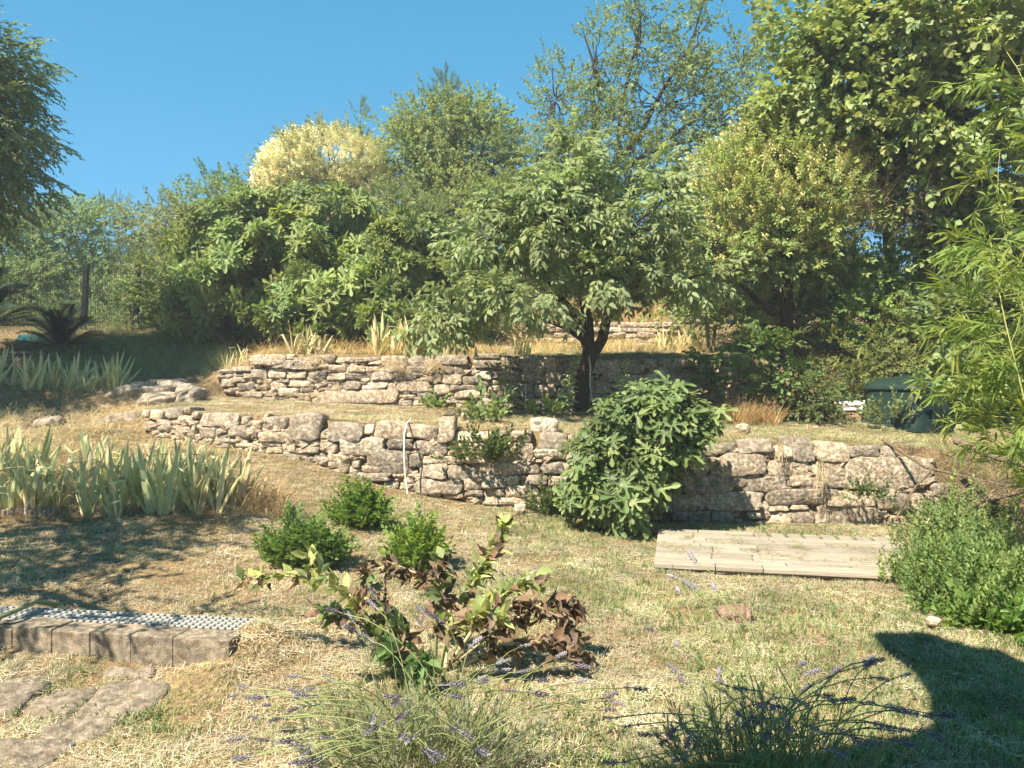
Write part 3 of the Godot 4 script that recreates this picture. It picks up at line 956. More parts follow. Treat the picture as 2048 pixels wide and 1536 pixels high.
	# woods behind on the left
	var woods := [
		["grey-green tree beyond the mesh fence, its crown in full sun", [[90, 520, 24.0, 120, 110, 1.8], [150, 470, 24.0, 45, 60, 0.9], [40, 600, 23.0, 110, 80, 1.5], [170, 620, 23.0, 80, 70, 1.2], [20, 470, 24.5, 60, 60, 1.2]], S.small, Color(0.292, 0.383, 0.220), 24.0, 90],
		["feathery dark-topped tree at the gap of sky over the fence", [[235, 470, 27.0, 45, 65, 1.0], [240, 560, 27.0, 60, 60, 1.2], [215, 640, 26.0, 70, 50, 1.2]], S.tiny, Color(0.217, 0.303, 0.187), 27.0, 235],
		["yellowish-green tree above the fence's second post", [[320, 450, 25.0, 50, 55, 1.1], [310, 580, 24.0, 80, 45, 1.2], [390, 470, 24.0, 55, 70, 1.1], [370, 570, 23.0, 70, 60, 1.2]], S.small, Color(0.325, 0.362, 0.187), 25.0, 330],
		["dull green tree filling the gap between fig and elm-like tree", [[480, 430, 22.0, 60, 55, 1.1], [430, 410, 23.0, 50, 45, 0.9], [540, 450, 21.0, 70, 50, 1.0]], S.small, Color(0.260, 0.343, 0.177), 22.5, 470]]
	for w in woods:
		tree("woodland_tree", w[0], "trees beyond the fence", on_ground(P(w[5], 640, w[4]).x, w[4]), w[1], 0.12, w[2], M.leaf, {"col": w[3], "clumps": 8.0, "per": 11, "clump_r": 0.5, "size": Vector2(1.0, 1.7)})
	# dark undergrowth: shrubs
	var shrubs := [
		["shaded dark shrub between the fence and the fig", [[390, 610, 16.5, 75, 85, 0.9], [330, 560, 17.0, 50, 70, 0.7], [440, 660, 15.8, 60, 40, 0.6]], S.small, Color(0.27, 0.33, 0.15), 16.5, 390],
		["low green bush showing through the mesh fence", [[60, 655, 18.6, 80, 40, 0.6], [150, 665, 18.4, 70, 35, 0.5], [230, 660, 18.6, 70, 40, 0.6], [-20, 660, 18.4, 60, 40, 0.5], [310, 665, 18.2, 60, 35, 0.5]], S.small, Color(0.245, 0.304, 0.160), 18.5, 140],
		["climber smothering the second post of the mesh fence", [[262, 630, 17.2, 26, 60, 0.3], [280, 590, 17.2, 16, 30, 0.2]], S.small, Color(0.27, 0.33, 0.15), 17.2, 268],
		["small-leaved bush behind the fruit tree's left side", [[860, 480, 17.0, 100, 80, 1.0], [800, 430, 17.5, 70, 60, 0.8], [920, 560, 16.5, 90, 70, 0.9], [980, 640, 16.0, 60, 40, 0.6]], S.tiny, Color(0.272, 0.322, 0.153), 17.0, 880],
		["dim bush filling in behind the fruit tree's fork", [[1130, 500, 19.0, 130, 90, 1.0], [1060, 560, 18.5, 90, 60, 0.8], [1260, 520, 19.0, 110, 70, 1.0], [1060, 420, 19.0, 90, 70, 1.0], [1290, 420, 19.0, 110, 60, 0.9]], S.small, Color(0.27, 0.33, 0.15), 19.0, 1150],
		["dark evergreen bush under the privet, deep in shade", [[1560, 600, 15.0, 110, 70, 0.9], [1680, 610, 15.0, 70, 70, 0.8], [1480, 560, 15.5, 80, 60, 0.8], [1620, 540, 15.8, 110, 50, 0.9]], S.privet, Color(0.27, 0.33, 0.15), 15.2, 1580],
		["bright green bramble bush at the foot of the twiggy trunk", [[1760, 570, 13.5, 60, 50, 0.5], [1730, 640, 13.2, 50, 35, 0.5]], S.small, Color(0.282, 0.400, 0.132), 13.4, 1750],
		["tall brownish-green weeds and bush over the compost bin", [[1800, 680, 13.0, 80, 55, 0.6], [1700, 700, 13.2, 60, 40, 0.5], [1850, 620, 13.4, 70, 60, 0.6], [1780, 730, 12.6, 100, 30, 0.4]], S.tiny, Color(0.325, 0.353, 0.143), 13.2, 1790],
		["dark bush closing the gap behind bamboo and compost bin", [[1950, 700, 12.5, 110, 120, 0.8], [1960, 520, 13.0, 110, 110, 0.8], [1900, 800, 12.4, 60, 60, 0.4]], S.heart, Color(0.27, 0.33, 0.15), 12.7, 1950]]
	for w in shrubs:
		tree("shrub", w[0], "", on_ground(P(w[5], 690, w[4]).x, w[4]), w[1], 0.05, w[2], M.leaf, {"category": "shrub", "col": w[3], "clumps": 18.0, "per": 10, "clump_r": 0.28, "size": Vector2(0.7, 1.1), "twigs": 0.3})
	# little tree with twin pale stems above the wall
	var lb := [[1440, 590, 13.9, 90, 50, 0.6], [1400, 530, 14.0, 70, 50, 0.6], [1500, 620, 13.8, 60, 30, 0.4], [1380, 620, 13.8, 50, 30, 0.4]]
	tree("young_tree", "young tree on two thin pale stems at the top of the wall", "", on_ground(P(1425, 705, 13.6).x, 13.6), lb, 0.03, S.small, M.leaf, {"col": Color(0.325, 0.400, 0.167), "clumps": 9.0, "per": 7, "clump_r": 0.25, "size": Vector2(0.8, 1.2), "bark": M.bark_pale,
		"trunk": [[pts([[1418, 712, 13.6], [1414, 660, 13.6], [1405, 590, 13.8]]), [0.035, 0.03, 0.02]], [pts([[1424, 712, 13.6], [1430, 660, 13.6], [1450, 590, 13.8]]), [0.035, 0.028, 0.02]]]})
	# big tree on the right, large leaves
	var rb := [[1740, 110, 12.9, 150, 110, 1.2], [1880, 60, 12.4, 160, 120, 1.2], [1640, 190, 13.2, 90, 100, 0.9], [1780, 270, 12.9, 140, 70, 1.0], [1920, 230, 12.4, 120, 100, 1.1], [1620, 60, 13.2, 70, 70, 0.7], [2040, 130, 11.9, 120, 150, 1.0], [1830, -90, 12.9, 200, 90, 1.3], [1640, 300, 13.2, 70, 35, 0.6], [1980, 350, 12.4, 90, 50, 0.6], [1560, 200, 13.2, 30, 40, 0.3], [1860, 390, 12.9, 110, 60, 0.7], [1700, 340, 13.4, 60, 40, 0.5], [1940, 470, 12.7, 90, 70, 0.6]]
	tree("broadleaf_tree", "tall tree with big glossy heart-shaped leaves on a twiggy grey trunk", "", on_ground(P(1780, 600, 14.4).x, 14.4), rb, 0.14, S.heart, M.glossy, {
		"col": Color(0.33, 0.39, 0.165), "clumps": 16.0, "per": 7, "clump_r": 0.32, "size": Vector2(0.7, 1.15), "up": 0.05, "twigs": 0.35, "shell": 0.35, "bark": M.bark_pale,
		"trunk": [[pts([[1790, 640, 14.4], [1780, 520, 14.4], [1775, 430, 14.2], [1765, 330, 13.7], [1790, 200, 13.2], [1790, 0, 12.9]]), [0.13, 0.11, 0.10, 0.09, 0.07, 0.05]],
			[pts([[1776, 430, 14.2], [1800, 350, 13.7], [1860, 260, 13.0], [1920, 160, 12.6]]), [0.07, 0.06, 0.05, 0.03]],
			[pts([[1766, 340, 13.7], [1740, 300, 13.4], [1690, 320, 13.3], [1640, 340, 13.2]]), [0.04, 0.03, 0.025, 0.015]],
			[pts([[1790, 200, 13.2], [1720, 160, 13.1], [1640, 110, 13.2]]), [0.05, 0.04, 0.02]]]})
	# dead twigs about that trunk
	rng.seed = 5
	var tw := thing("dead_twigs", "tangle of dead grey twigs hanging about the tall tree's trunk", "twigs", P(1790, 480, 12.6))
	var dt := Many.new()
	for k in 60:
		var p := P(R(1740, 1880), R(320, 480), R(12.2, 13.0))
		var b := aim(dirv())
		var s := R(0.7, 1.5)
		dt.add(b.x * s, b.y * s, b.z * s, p, Color.WHITE)
	mpart(tw, "twigs", dt, S.twigs, M.twig)
	# dark plum-leaved tree at the left edge
	var db := [[-55, 130, 12.0, 90, 90, 1.0], [-15, 260, 12.0, 75, 80, 1.0], [-135, 240, 12.5, 140, 190, 1.4], [-35, 360, 12.0, 85, 60, 0.9], [-195, 60, 12.5, 130, 90, 1.2], [-85, 430, 12.0, 90, 40, 0.8]]
	tree("plum_tree", "dark blue-green tree overhanging the fence, in shade against the sky", "", on_ground(-9.8, 12.4), db, 0.14, S.plum, M.leaf, {"col": Color(0.27, 0.33, 0.19), "clumps": 24.0, "per": 9, "clump_r": 0.36, "size": Vector2(0.8, 1.2), "up": -0.1, "flat": 0.5})
	# trees outside the frame whose shade falls into it
	tree("garden_tree", "tree beside the lawn whose leafy shade falls across the dry grass", "", on_ground(-8.2, 4.6), [[-900, -60, 4.6, 300, 150, 0.9], [-1100, -300, 4.6, 500, 330, 1.4], [-700, 60, 4.9, 180, 80, 0.7], [-1080, -20, 4.0, 400, 90, 0.8], [-900, 20, 3.4, 330, 60, 0.5]], 0.14, S.small, M.leaf, {"col": Color(0.260, 0.332, 0.153), "clumps": 10.0, "per": 7, "clump_r": 0.3})
	tree("garden_tree", "big shade tree that keeps palms and deckchair out of the sun", "", on_ground(-15.5, 9.5), [[-1250, 0, 9.5, 420, 330, 2.4], [-1250, 300, 9.5, 350, 200, 2.0], [-1000, -250, 9.0, 250, 250, 1.6], [-1053, -755, 9.1, 450, 346, 2.4], [-950, -420, 9.0, 330, 260, 1.8]], 0.25, S.small, M.leaf, {"col": Color(0.260, 0.332, 0.153), "clumps": 7.0, "per": 10, "clump_r": 0.5, "size": Vector2(1.0, 1.8)})

	# the wooded slope that closes the view
	rng.seed = 1234
	var far := []
	for k in 15:
		far.append([k * 155.0 - 60.0 + R(-25, 25), R(560, 600), R(29, 36)])
	var beside := ["behind the larger palm", "behind the fence's outer panel", "at the gap of sky by the fence", "behind the climber-covered post", "behind the shaded dark shrub", "behind the fig's crown", "below the cream blossom", "behind the elm-like tree's stem", "behind the fruit tree's crown", "behind the tall airy tree's stem", "behind the twin-stemmed young tree", "behind the flowering privet", "behind the twiggy grey trunk", "behind the bamboo", "beyond the bamboo's outer culms"]
	for fi in far.size():
		var q: Array = far[fi]
		var x: float = q[0]
		var hi := 585.0 + R(-15, 15)
		tree("slope_tree", "tree of the wooded slope, " + beside[fi], "trees of the wooded slope", on_ground(P(x, 600, q[2]).x, q[2]), [[x, hi, q[2], 100, 55, 1.6], [x + 50, hi + 40, q[2] - 2.0, 90, 50, 1.4], [x - 40, hi + 50, q[2] - 3.0, 90, 50, 1.4]], 0.12, S.small, M.leaf, {"col": Color(0.217, 0.291, 0.153), "clumps": 5.0, "per": 9, "clump_r": 0.6, "size": Vector2(1.4, 2.3), "twigs": 0.15})

# ---------------------------------------------------------------- things
func rock_mesh(size: Vector3, sd: int, blocky := 3.0, rough := 0.10) -> ArrayMesh:
	var n := FastNoiseLite.new()
	n.seed = sd
	n.frequency = 1.1
	n.fractal_octaves = 4
	var mb := MB.new()
	var nu := 40
	var nv := 24
	var rows := []
	for j in nv + 1:
		var th := PI * j / nv
		var row := []
		for i in nu:
			var ph := TAU * i / nu
			var u := Vector3(sin(th) * cos(ph), cos(th), sin(th) * sin(ph))
			var q := pow(pow(absf(u.x), blocky) + pow(absf(u.y), blocky) + pow(absf(u.z), blocky), -1.0 / blocky)
			var p := u * q
			var k := 1.0 + n.get_noise_3dv(p * 0.9) * rough * 2.8 - absf(n.get_noise_3dv(p * 1.7 + Vector3(9, 0, 0))) * rough * 2.2 + n.get_noise_3dv(p * 6.0) * rough * 0.5
			row.append(mb.vert(p * k * size * 0.5))
		rows.append(row)
	for j in nv:
		for i in nu:
			mb.quad(rows[j][i], rows[j][(i + 1) % nu], rows[j + 1][(i + 1) % nu], rows[j + 1][i])
	return mb.mesh(true)

func rock(called: String, label: String, box: Array, d: float, depth: float, m: Material, sd: int, tilt := 0.0, group := "", blocky := 3.0, rough := 0.10, sink := 0.35) -> void:
	var a := P(box[0], box[1], d)
	var b := P(box[2], box[3], d)
	var s := Vector3(absf(b.x - a.x), absf(a.y - b.y) * (1.0 + sink), depth)
	var c := (a + b) * 0.5 - Vector3(0, absf(a.y - b.y) * sink * 0.5, depth * 0.3)
	var o := MeshInstance3D.new()
	o.name = numbered(called)
	o.mesh = rock_mesh(s, sd, blocky, rough)
	o.material_override = m
	o.transform = Transform3D(Basis(Vector3.BACK, tilt), c)
	tag(o, label, "rock", group)
	add_child(o)

func rod(a: Vector3, b: Vector3, r: float, sides := 6) -> ArrayMesh:
	var mb := MB.new()
	mb.tube([a, a.lerp(b, 0.5), b], [r, r, r], sides)
	return mb.mesh(true)

func box_mesh(lo: Vector3, hi: Vector3, bevel := 0.006) -> ArrayMesh:
	# a box whose edges are chamfered
	var mb := MB.new()
	var c := (lo + hi) * 0.5
	var h := (hi - lo) * 0.5
	var b := minf(bevel, minf(h.x, minf(h.y, h.z)) * 0.5)
	var rings := [[-h.y, b], [-h.y + b, 0.0], [h.y - b, 0.0], [h.y, b]]
	var prev := []
	for r in rings:
		var x: float = h.x - r[1]
		var z: float = h.z - r[1]
		var bb := b * 0.7
		var q := [Vector2(-x + bb, -z), Vector2(x - bb, -z), Vector2(x, -z + bb), Vector2(x, z - bb), Vector2(x - bb, z), Vector2(-x + bb, z), Vector2(-x, z - bb), Vector2(-x, -z + bb)]
		var row := []
		for p in q:
			row.append(c + Vector3(p.x, r[0], p.y))
		if prev.size():
			for k in 8:
				mb.face(prev[k], prev[(k + 1) % 8], row[(k + 1) % 8], row[k])
		else:
			for k in range(1, 7):
				mb.face(row[0], row[k], row[k + 1], row[0])
		prev = row
	for k in range(1, 7):
		mb.face(prev[0], prev[k + 1], prev[k], prev[0])
	return mb.mesh(false)

func make_kerb() -> void:
	var a := G(23, 1302)
	var b := G(396, 1330)
	var u := (b - a)
	u.y = 0
	u = u.normalized()
	var v := Vector3(u.z, 0, -u.x)
	if v.z > 0:
		v = -v                                   # v runs away from the viewer
	var base := b + u * 0.20
	base.y = H(b.x, -b.z)
	var top := 0.145
	var t := thing("concrete_kerb", "low weathered concrete kerb of butted blocks edging the plastic grid", "kerb", base)
	var xs := [0.0, 0.36, 0.635, 0.905, 1.16, 1.43, 1.70, 1.98]
	var bs := Basis(u, Vector3.UP, -v)
	for k in xs.size() - 1:
		var m := box_mesh(Vector3(-xs[k + 1] + 0.002, -0.12, -0.19 + R(-0.004, 0.004)), Vector3(-xs[k] - 0.002, top + R(-0.003, 0.003), R(-0.004, 0.003)), 0.005)
		part(t, "kerb_block", m, M.concrete, Transform3D(bs * Basis(Vector3.BACK, R(-0.01, 0.01)), Vector3.ZERO))
	# plastic grid lying behind it
	var g := thing("plastic_grid", "pale grey plastic paving grid with small square cells behind the kerb", "grid", base + v * 0.19 + Vector3(0, top - 0.03, 0))
	var gl := 1.90
	var gw := 0.27
	var gm := mat(Color(0.30, 0.305, 0.285), 0.8)
	part(g, "backing_sheet", box_mesh(Vector3(-gl, -0.03, -gw), Vector3(-0.03, -0.012, -0.004), 0.003), mat(Color(0.10, 0.10, 0.09), 0.9), Transform3D(bs, Vector3.ZERO))
	var cell := 0.048
	var k := 0
	var long := box_mesh(Vector3(-gl, -0.010, -0.005), Vector3(-0.03, 0.022, 0.005), 0.002)
	while k * cell < gw:
		part(g, "long_bar", long, gm, Transform3D(bs, bs * Vector3(0, 0, -k * cell - 0.008)))
		k += 1
	var cross := box_mesh(Vector3(-0.006, -0.010, -gw + 0.008), Vector3(0.006, 0.019, -0.012), 0.002)
	var lug := box_mesh(Vector3(-0.034, 0.010, -0.004), Vector3(-0.003, 0.026, 0.030), 0.004)
	k = 0
	while k * cell < gl - 0.03:
		part(g, "cross_bar", cross, gm, Transform3D(bs * Basis(Vector3.UP, 0.12), bs * Vector3(-0.04 - k * cell, 0, 0)))
		k += 1
	var lugs := Many.new()                       # the raised square studs of the grid
	for i in k:
		for j in 5:
			var o := base + v * 0.19 + Vector3(0, top - 0.03, 0) + bs * Vector3(-0.012 - i * cell, 0, -j * cell - 0.052)
			var q := bs * Basis(Vector3.RIGHT, -0.18)
			lugs.add(q.x, q.y, q.z, o, Color.WHITE)
	mpart(g, "studs", lugs, lug, gm)
	bare.append([base.x - u.x * 1.0 + v.x * 0.23, -(base.z) + u.z * 1.0 - v.z * 0.23, 1.0, 0.23, atan2(u.z, u.x)])
	# green hose lying over it
	var hz := thing("garden_hose", "dull green garden hose lying over the kerb's end", "hose", P(30, 1245, 4.9))
	var mb := MB.new()
	var hp := pts([[-60, 1290, 4.7], [0, 1252, 4.85], [30, 1236, 4.95], [70, 1222, 5.15], [112, 1208, 5.4]])
	for hk in hp.size():
		hp[hk].y = H(hp[hk].x, -hp[hk].z) + (0.165 if hk in [1, 2] else (0.15 if hk == 3 else 0.03))
	mb.tube(hp, [0.016, 0.016, 0.016, 0.016, 0.015], 8)
	wpart(hz, "hose", mb.mesh(true), mat(Color(0.22, 0.24, 0.12), 0.6))

func make_deck() -> void:
	var o := Vector3(1.27, 0.0, -7.06)
	var u := Vector3(0.978, 0, 0.205)
	var v := Vector3(0.205, 0, -0.978)
	o.y = H(o.x, -o.z) + 0.01
	var bs := Basis(u, Vector3.UP, -v)
	var t := thing("wooden_deck", "bleached wooden decking boards lying on the lawn before the wall", "decking", o)
	rng.seed = 12
	M.boards = []
	for k in 4:
		var m := mat(Color(0.74, 0.70, 0.635) * (0.82 + 0.07 * k), 0.85, 0.3)
		m.albedo_texture = M.wood_tex
		m.uv1_triplanar = true
		m.uv1_scale = Vector3(0.9, 2.4, 2.4)
		m.uv1_offset = Vector3(k * 0.3, k * 0.21, k * 0.4)
		M.boards.append(m)
	var y := 0.0
	var row := 0
	while y < 1.74:
		var cuts := [0.0, 0.46 + R(-0.10, 0.10), 0.98 + R(-0.2, 0.2), 2.45]
		for c in 3:
			if row > 9 and c == 2:
				continue
			var lift := R(0.0, 0.004)
			var m := box_mesh(Vector3(cuts[c] + 0.004, 0.0, -y - 0.143), Vector3(cuts[c + 1] - 0.004, 0.045 + lift, -y - 0.002), 0.006)
			part(t, "board", m, M.boards[rng.randi() % 4], Transform3D(bs * Basis(Vector3.BACK, R(-0.003, 0.003)), Vector3.ZERO))
		y += 0.145
		row += 1
	for k in 8:                                   # ridged slats at the back corner
		part(t, "slat", box_mesh(Vector3(1.02 + k * 0.17, 0.0, -1.73), Vector3(1.15 + k * 0.17, 0.04, -1.455), 0.006), M.boards[k % 2], Transform3D(bs, Vector3.ZERO))
	part(t, "bearer", box_mesh(Vector3(0.05, -0.10, -0.12), Vector3(2.40, -0.006, -0.05)), M.boards[0], Transform3D(bs, Vector3.ZERO))
	part(t, "bearer", box_mesh(Vector3(0.05, -0.10, -1.70), Vector3(2.40, -0.006, -1.62)), M.boards[0], Transform3D(bs, Vector3.ZERO))
	bare.append([o.x + u.x * 1.22 + v.x * 0.87, -o.z - u.z * 1.22 - v.z * 0.87, 1.22, 0.86, 0.207])
	# clippings on the boards
	var cl := Many.new()
	for k in 520:
		var q := o + u * R(0, 2.3) + v * (0.87 + R(-0.8, 0.8) * R(0.2, 1)) + Vector3(0, 0.055, 0)
		if n_patch.get_noise_2d(q.x * 40.0, q.z * 40.0) < 0.05:
			continue
		var a := R(0, TAU)
		cl.add(Vector3(cos(a), 0, sin(a)), Vector3.UP, Vector3(-sin(a), 0, cos(a)), q, vary(Color(0.30, 0.29, 0.13), 0.4, 0.2))
	stuff("grass_clippings", "grass clippings scattered over the decking boards", "clippings", cl, straws(8, 0.06, 0.004, 0.07, 71), M.grass)

func make_bin() -> void:
	var d := 11.7
	var c := on_ground(P(1812, 850, d).x, d)
	var t := thing("compost_bin", "dark green plastic compost bin with a domed lid under the weeds", "compost bin", c)
	var m := mat(Color(0.011, 0.029, 0.023), 0.5, 0.4)
	var ring := func(w: float, y: float, rnd: float) -> Array:
		var o := []
		for k in 4:
			for j in 5:
				var a := PI * 0.5 * k + PI * 0.5 * j / 4.0 + PI * 0.25 - PI * 0.25
				var cc := Vector2(w - rnd, w - rnd).rotated(PI * 0.5 * k)
				o.append(Vector3(cc.x + cos(a) * rnd, y, cc.y + sin(a) * rnd))
		return o
	var loft := func(rows: Array, cap: bool) -> ArrayMesh:
		var mb := MB.new()
		var prev := []
		for r in rows:
			var ids := []
			for p in r:
				ids.append(mb.vert(p))
			if prev.size():
				for k in ids.size():
					mb.quad(prev[k], prev[(k + 1) % ids.size()], ids[(k + 1) % ids.size()], ids[k])
			prev = ids
		if cap:
			var mid := Vector3.ZERO
			for p in rows[-1]:
				mid += p
			var mi := mb.vert(mid / rows[-1].size() + Vector3(0, 0.01, 0))
			for k in prev.size():
				mb.tri(prev[k], prev[(k + 1) % prev.size()], mi)
		return mb.mesh(true)
	var turn := Transform3D(Basis(Vector3.UP, 0.55), Vector3.ZERO)
	for k in 5:                                   # stacked rings of the body
		var y := k * 0.112
		var w := 0.50 - k * 0.016
		part(t, "body_ring", loft.call([ring.call(w - 0.003, y - (0.05 if k == 0 else 0.0), 0.16), ring.call(w, y + 0.008, 0.16), ring.call(w - 0.014, y + 0.104, 0.16), ring.call(w - 0.019, y + 0.111, 0.16)], false), m, turn)
	var lid := part(t, "lid", loft.call([ring.call(0.455, 0.545, 0.16), ring.call(0.46, 0.575, 0.16), ring.call(0.42, 0.63, 0.15), ring.call(0.32, 0.70, 0.13), ring.call(0.18, 0.735, 0.1), ring.call(0.05, 0.745, 0.04)], true), m, turn)
	part(lid, "lid_handle", box_mesh(Vector3(-0.07, 0.74, -0.03), Vector3(0.07, 0.77, 0.03)), m)
	part(t, "hatch", box_mesh(Vector3(-0.18, 0.04, 0.475), Vector3(0.18, 0.26, 0.515), 0.01), m, turn)
	# white tubular trestle behind it
	var d2 := 12.3
	var q := on_ground(P(1760, 845, d2).x, d2)
	var w := thing("tubular_bench", "white tubular metal bench frame standing behind the compost bin", "bench", q)
	var wm := mat(Color(0.78, 0.78, 0.76), 0.25, 0.6)
	var yy := P(1700, 806, d2).y - q.y
	for r in [[0.0, 0.0], [-0.075, 0.02], [0.02, -0.20]]:
		part(w, "rail", rod(Vector3(-0.62, yy + r[0] - 0.03, r[1]), Vector3(1.05, yy + r[0] + 0.05, r[1]), 0.026, 8), wm)
	for x in [-0.25, 0.85]:
		part(w, "leg", rod(Vector3(x, yy, -0.08), Vector3(x + 0.03, 0.02, -0.08), 0.024, 8), wm)
		part(w, "foot", rod(Vector3(x - 0.12, 0.02, 0.12), Vector3(x + 0.12, 0.03, -0.12), 0.024, 8), wm)

func make_fence() -> void:
	var d := 17.0
	var x0 := P(166, 690, d).x
	var x1 := P(279, 690, d + 0.2).x
	var dark := mat(Color(0.012, 0.02, 0.018), 0.5)
	var t := thing("mesh_fence", "dark green welded mesh fence with square posts at the far terrace", "fence", on_ground(x0, d))
	var step := x1 - x0
	var k := 0
	for x in [x0 - step * 3.0, x0 - step * 2.0, x0 - step, x0, x1, x1 + step]:
		var y := H(x, d) - 0.2
		var b := Transform3D(Basis(Vector3.BACK, -0.05), Vector3(x, y, -d) - t.position)
		if k != 2:
			part(t, "post", box_mesh(Vector3(-0.05, 0, -0.05), Vector3(0.05, 1.62, 0.05), 0.006), dark, b)
		if k > 0:
			part(t, "mesh_panel", fence_panel(step), dark, Transform3D(Basis(), Vector3(x - step, y + 0.12, -d + 0.06) - t.position))
		k += 1

func fence_panel(w: float) -> ArrayMesh:
	if S.has("panel"):
		return S.panel
	var mb := MB.new()
	var x := 0.0
	while x < w:
		mb.box(Vector3(x, 0, 0), Vector3(x + 0.0045, 1.38, 0.0045))
		x += 0.05
	for y in [0.02, 0.22, 0.245, 0.62, 0.645, 1.02, 1.045, 1.36]:
		mb.box(Vector3(0, y, 0.006), Vector3(w, y + 0.006, 0.012))
	S.panel = mb.mesh(false)
	return S.panel

func frond(l: float, sd: int) -> ArrayMesh:
	var r := RandomNumberGenerator.new()
	r.seed = sd
	var mb := MB.new()
	var pts_ := []
	var rad := []
	for k in 9:
		var t := k / 8.0
		pts_.append(Vector3(0, l * (0.75 * t - 0.55 * t * t), l * (0.95 * t - 0.1 * t * t)))
		rad.append(0.014 * (1.0 - t * 0.8))
	mb.tube(pts_, rad, 4)
	for k in 40:
		var t := 0.12 + 0.88 * k / 40.0
		var at := Vector3(0, l * (0.75 * t - 0.55 * t * t), l * (0.95 * t - 0.1 * t * t))
		for s in [-1, 1]:
			var dd := Vector3(s * 0.85, 0.28, 0.55)
			mb.leaf2(at, dd, Vector3.UP, l * 0.26 * sin(PI * (0.1 + 0.85 * t)) + 0.02, 0.015, 0.1, 0.3)
	return mb.mesh(true)

func palm(px: float, py: float, d: float, l: float, label: String, sd: int) -> void:
	var p := on_ground(P(px, py, d).x, d)
	var t := thing("sago_palm", label, "palm", p, "low palms by the deckchair")
	var top := P(px, py, d).y - p.y
	var mb := MB.new()
	mb.tube([Vector3(0, -0.1, 0), Vector3(0, top * 0.5, 0), Vector3(0, top, 0)], [0.17, 0.16, 0.12], 9)
	part(t, "trunk", mb.mesh(true), M.bark)
	var m := mat(Color(0.03, 0.05, 0.028), 0.4)
	rng.seed = sd
	var f1 := frond(l, sd)
	var f2 := frond(l * 0.85, sd + 1)
	for k in 26:
		var a := k * 2.4
		var e := lerpf(-0.95, 0.35, k / 26.0) + R(-0.1, 0.1)
		part(t, "frond", f1 if k % 2 else f2, m, Transform3D(Basis(Vector3.UP, a) * Basis(Vector3.RIGHT, e), Vector3(0, top, 0)))

func make_far_left() -> void:
	make_fence()
	palm(122, 700, 15.3, 1.1, "low dark palm with arching fronds next to the fence post", 3)
	palm(-30, 660, 14.9, 1.5, "larger dark palm over the turquoise deckchair", 9)
	# low rendered wall of the sitting place
	var d := 14.6
	var a := P(88, 735, d)
	var t := thing("low_patio_wall", "low grey rendered wall in front of the deckchair", "wall", Vector3(a.x, H(a.x, d), -d))
	var hgt := P(40, 703, d).y - t.position.y
	part(t, "wall_body", box_mesh(Vector3(-5.0, -0.5, -0.35), Vector3(0.0, hgt - 0.06, 0.0), 0.02), M.concrete)
	part(t, "coping", box_mesh(Vector3(-5.0, hgt - 0.055, -0.42), Vector3(0.05, hgt, 0.04), 0.02), M.concrete)
	# deckchair
	var dc := 15.8
	var c := P(46, 722, dc)
	var ch := thing("deckchair", "turquoise fabric deckchair with a reclined back on the patio", "deckchair", c)
	var tube_m := mat(Color(0.10, 0.11, 0.12), 0.4)
	var cloth := mat(Color(0.01, 0.17, 0.20), 0.7)
	var w := 0.24
	part(ch, "backrest", box_mesh(Vector3(-w, 0, -0.008), Vector3(w, 0.56, 0.008), 0.004), cloth, Transform3D(Basis(Vector3.RIGHT, -0.5), Vector3(0, 0.05, 0)))
	part(ch, "seat", box_mesh(Vector3(-w, -0.008, 0), Vector3(w, 0.008, 0.9), 0.004), cloth, Transform3D(Basis(Vector3.RIGHT, 0.05), Vector3(0, 0.05, 0.01)))
	for s in [-1, 1]:
		part(ch, "frame_tube", rod(Vector3(s * (w + 0.015), 0.02, 0.0), Vector3(s * (w + 0.015), 0.54, -0.29), 0.014), tube_m)
		part(ch, "frame_tube", rod(Vector3(s * (w + 0.015), 0.05, 0.0), Vector3(s * (w + 0.015), 0.0, 0.92), 0.014), tube_m)
		part(ch, "leg", rod(Vector3(s * (w + 0.015), 0.05, 0.75), Vector3(s * (w + 0.015), -0.28, 0.85), 0.013), tube_m)
		part(ch, "leg", rod(Vector3(s * (w + 0.015), 0.06, 0.05), Vector3(s * (w + 0.015), -0.28, -0.08), 0.013), tube_m)
	part(ch, "frame_tube", rod(Vector3(-w - 0.015, 0.54, -0.29), Vector3(w + 0.015, 0.54, -0.29), 0.014), tube_m)

func branch_thing(label: String, line: Array, r: float, m: Material, twiggy: int, sd: int) -> void:
	rng.seed = sd
	var w := pts(line)
	var t := thing("dead_branch", label, "branch", w[0], "dead branches heaped beside the wall's end")
	var mb := MB.new()
	var rad := []
	for k in w.size():
		rad.append(lerpf(r, r * 0.45, float(k) / (w.size() - 1)))
	mb.tube(w, rad, 6)
	for k in twiggy:
		var i := rng.randi() % (w.size() - 1)
		var a: Vector3 = w[i].lerp(w[i + 1], R(0, 1))
		var dir := (Vector3(w[i + 1] - w[i]).normalized() + dirv() * 0.9).normalized()
		var l := R(0.2, 0.6)
		limb(mb, a, a + dir * l, r * 0.35, r * 0.1, 0.1, 4)
		for j in 2:
			var q := a + dir * l * R(0.4, 0.9)
			limb(mb, q, q + (dir + dirv()).normalized() * l * 0.5, r * 0.2, r * 0.06, 0.1, 3)
	wpart(t, "branch", mb.mesh(true), m)

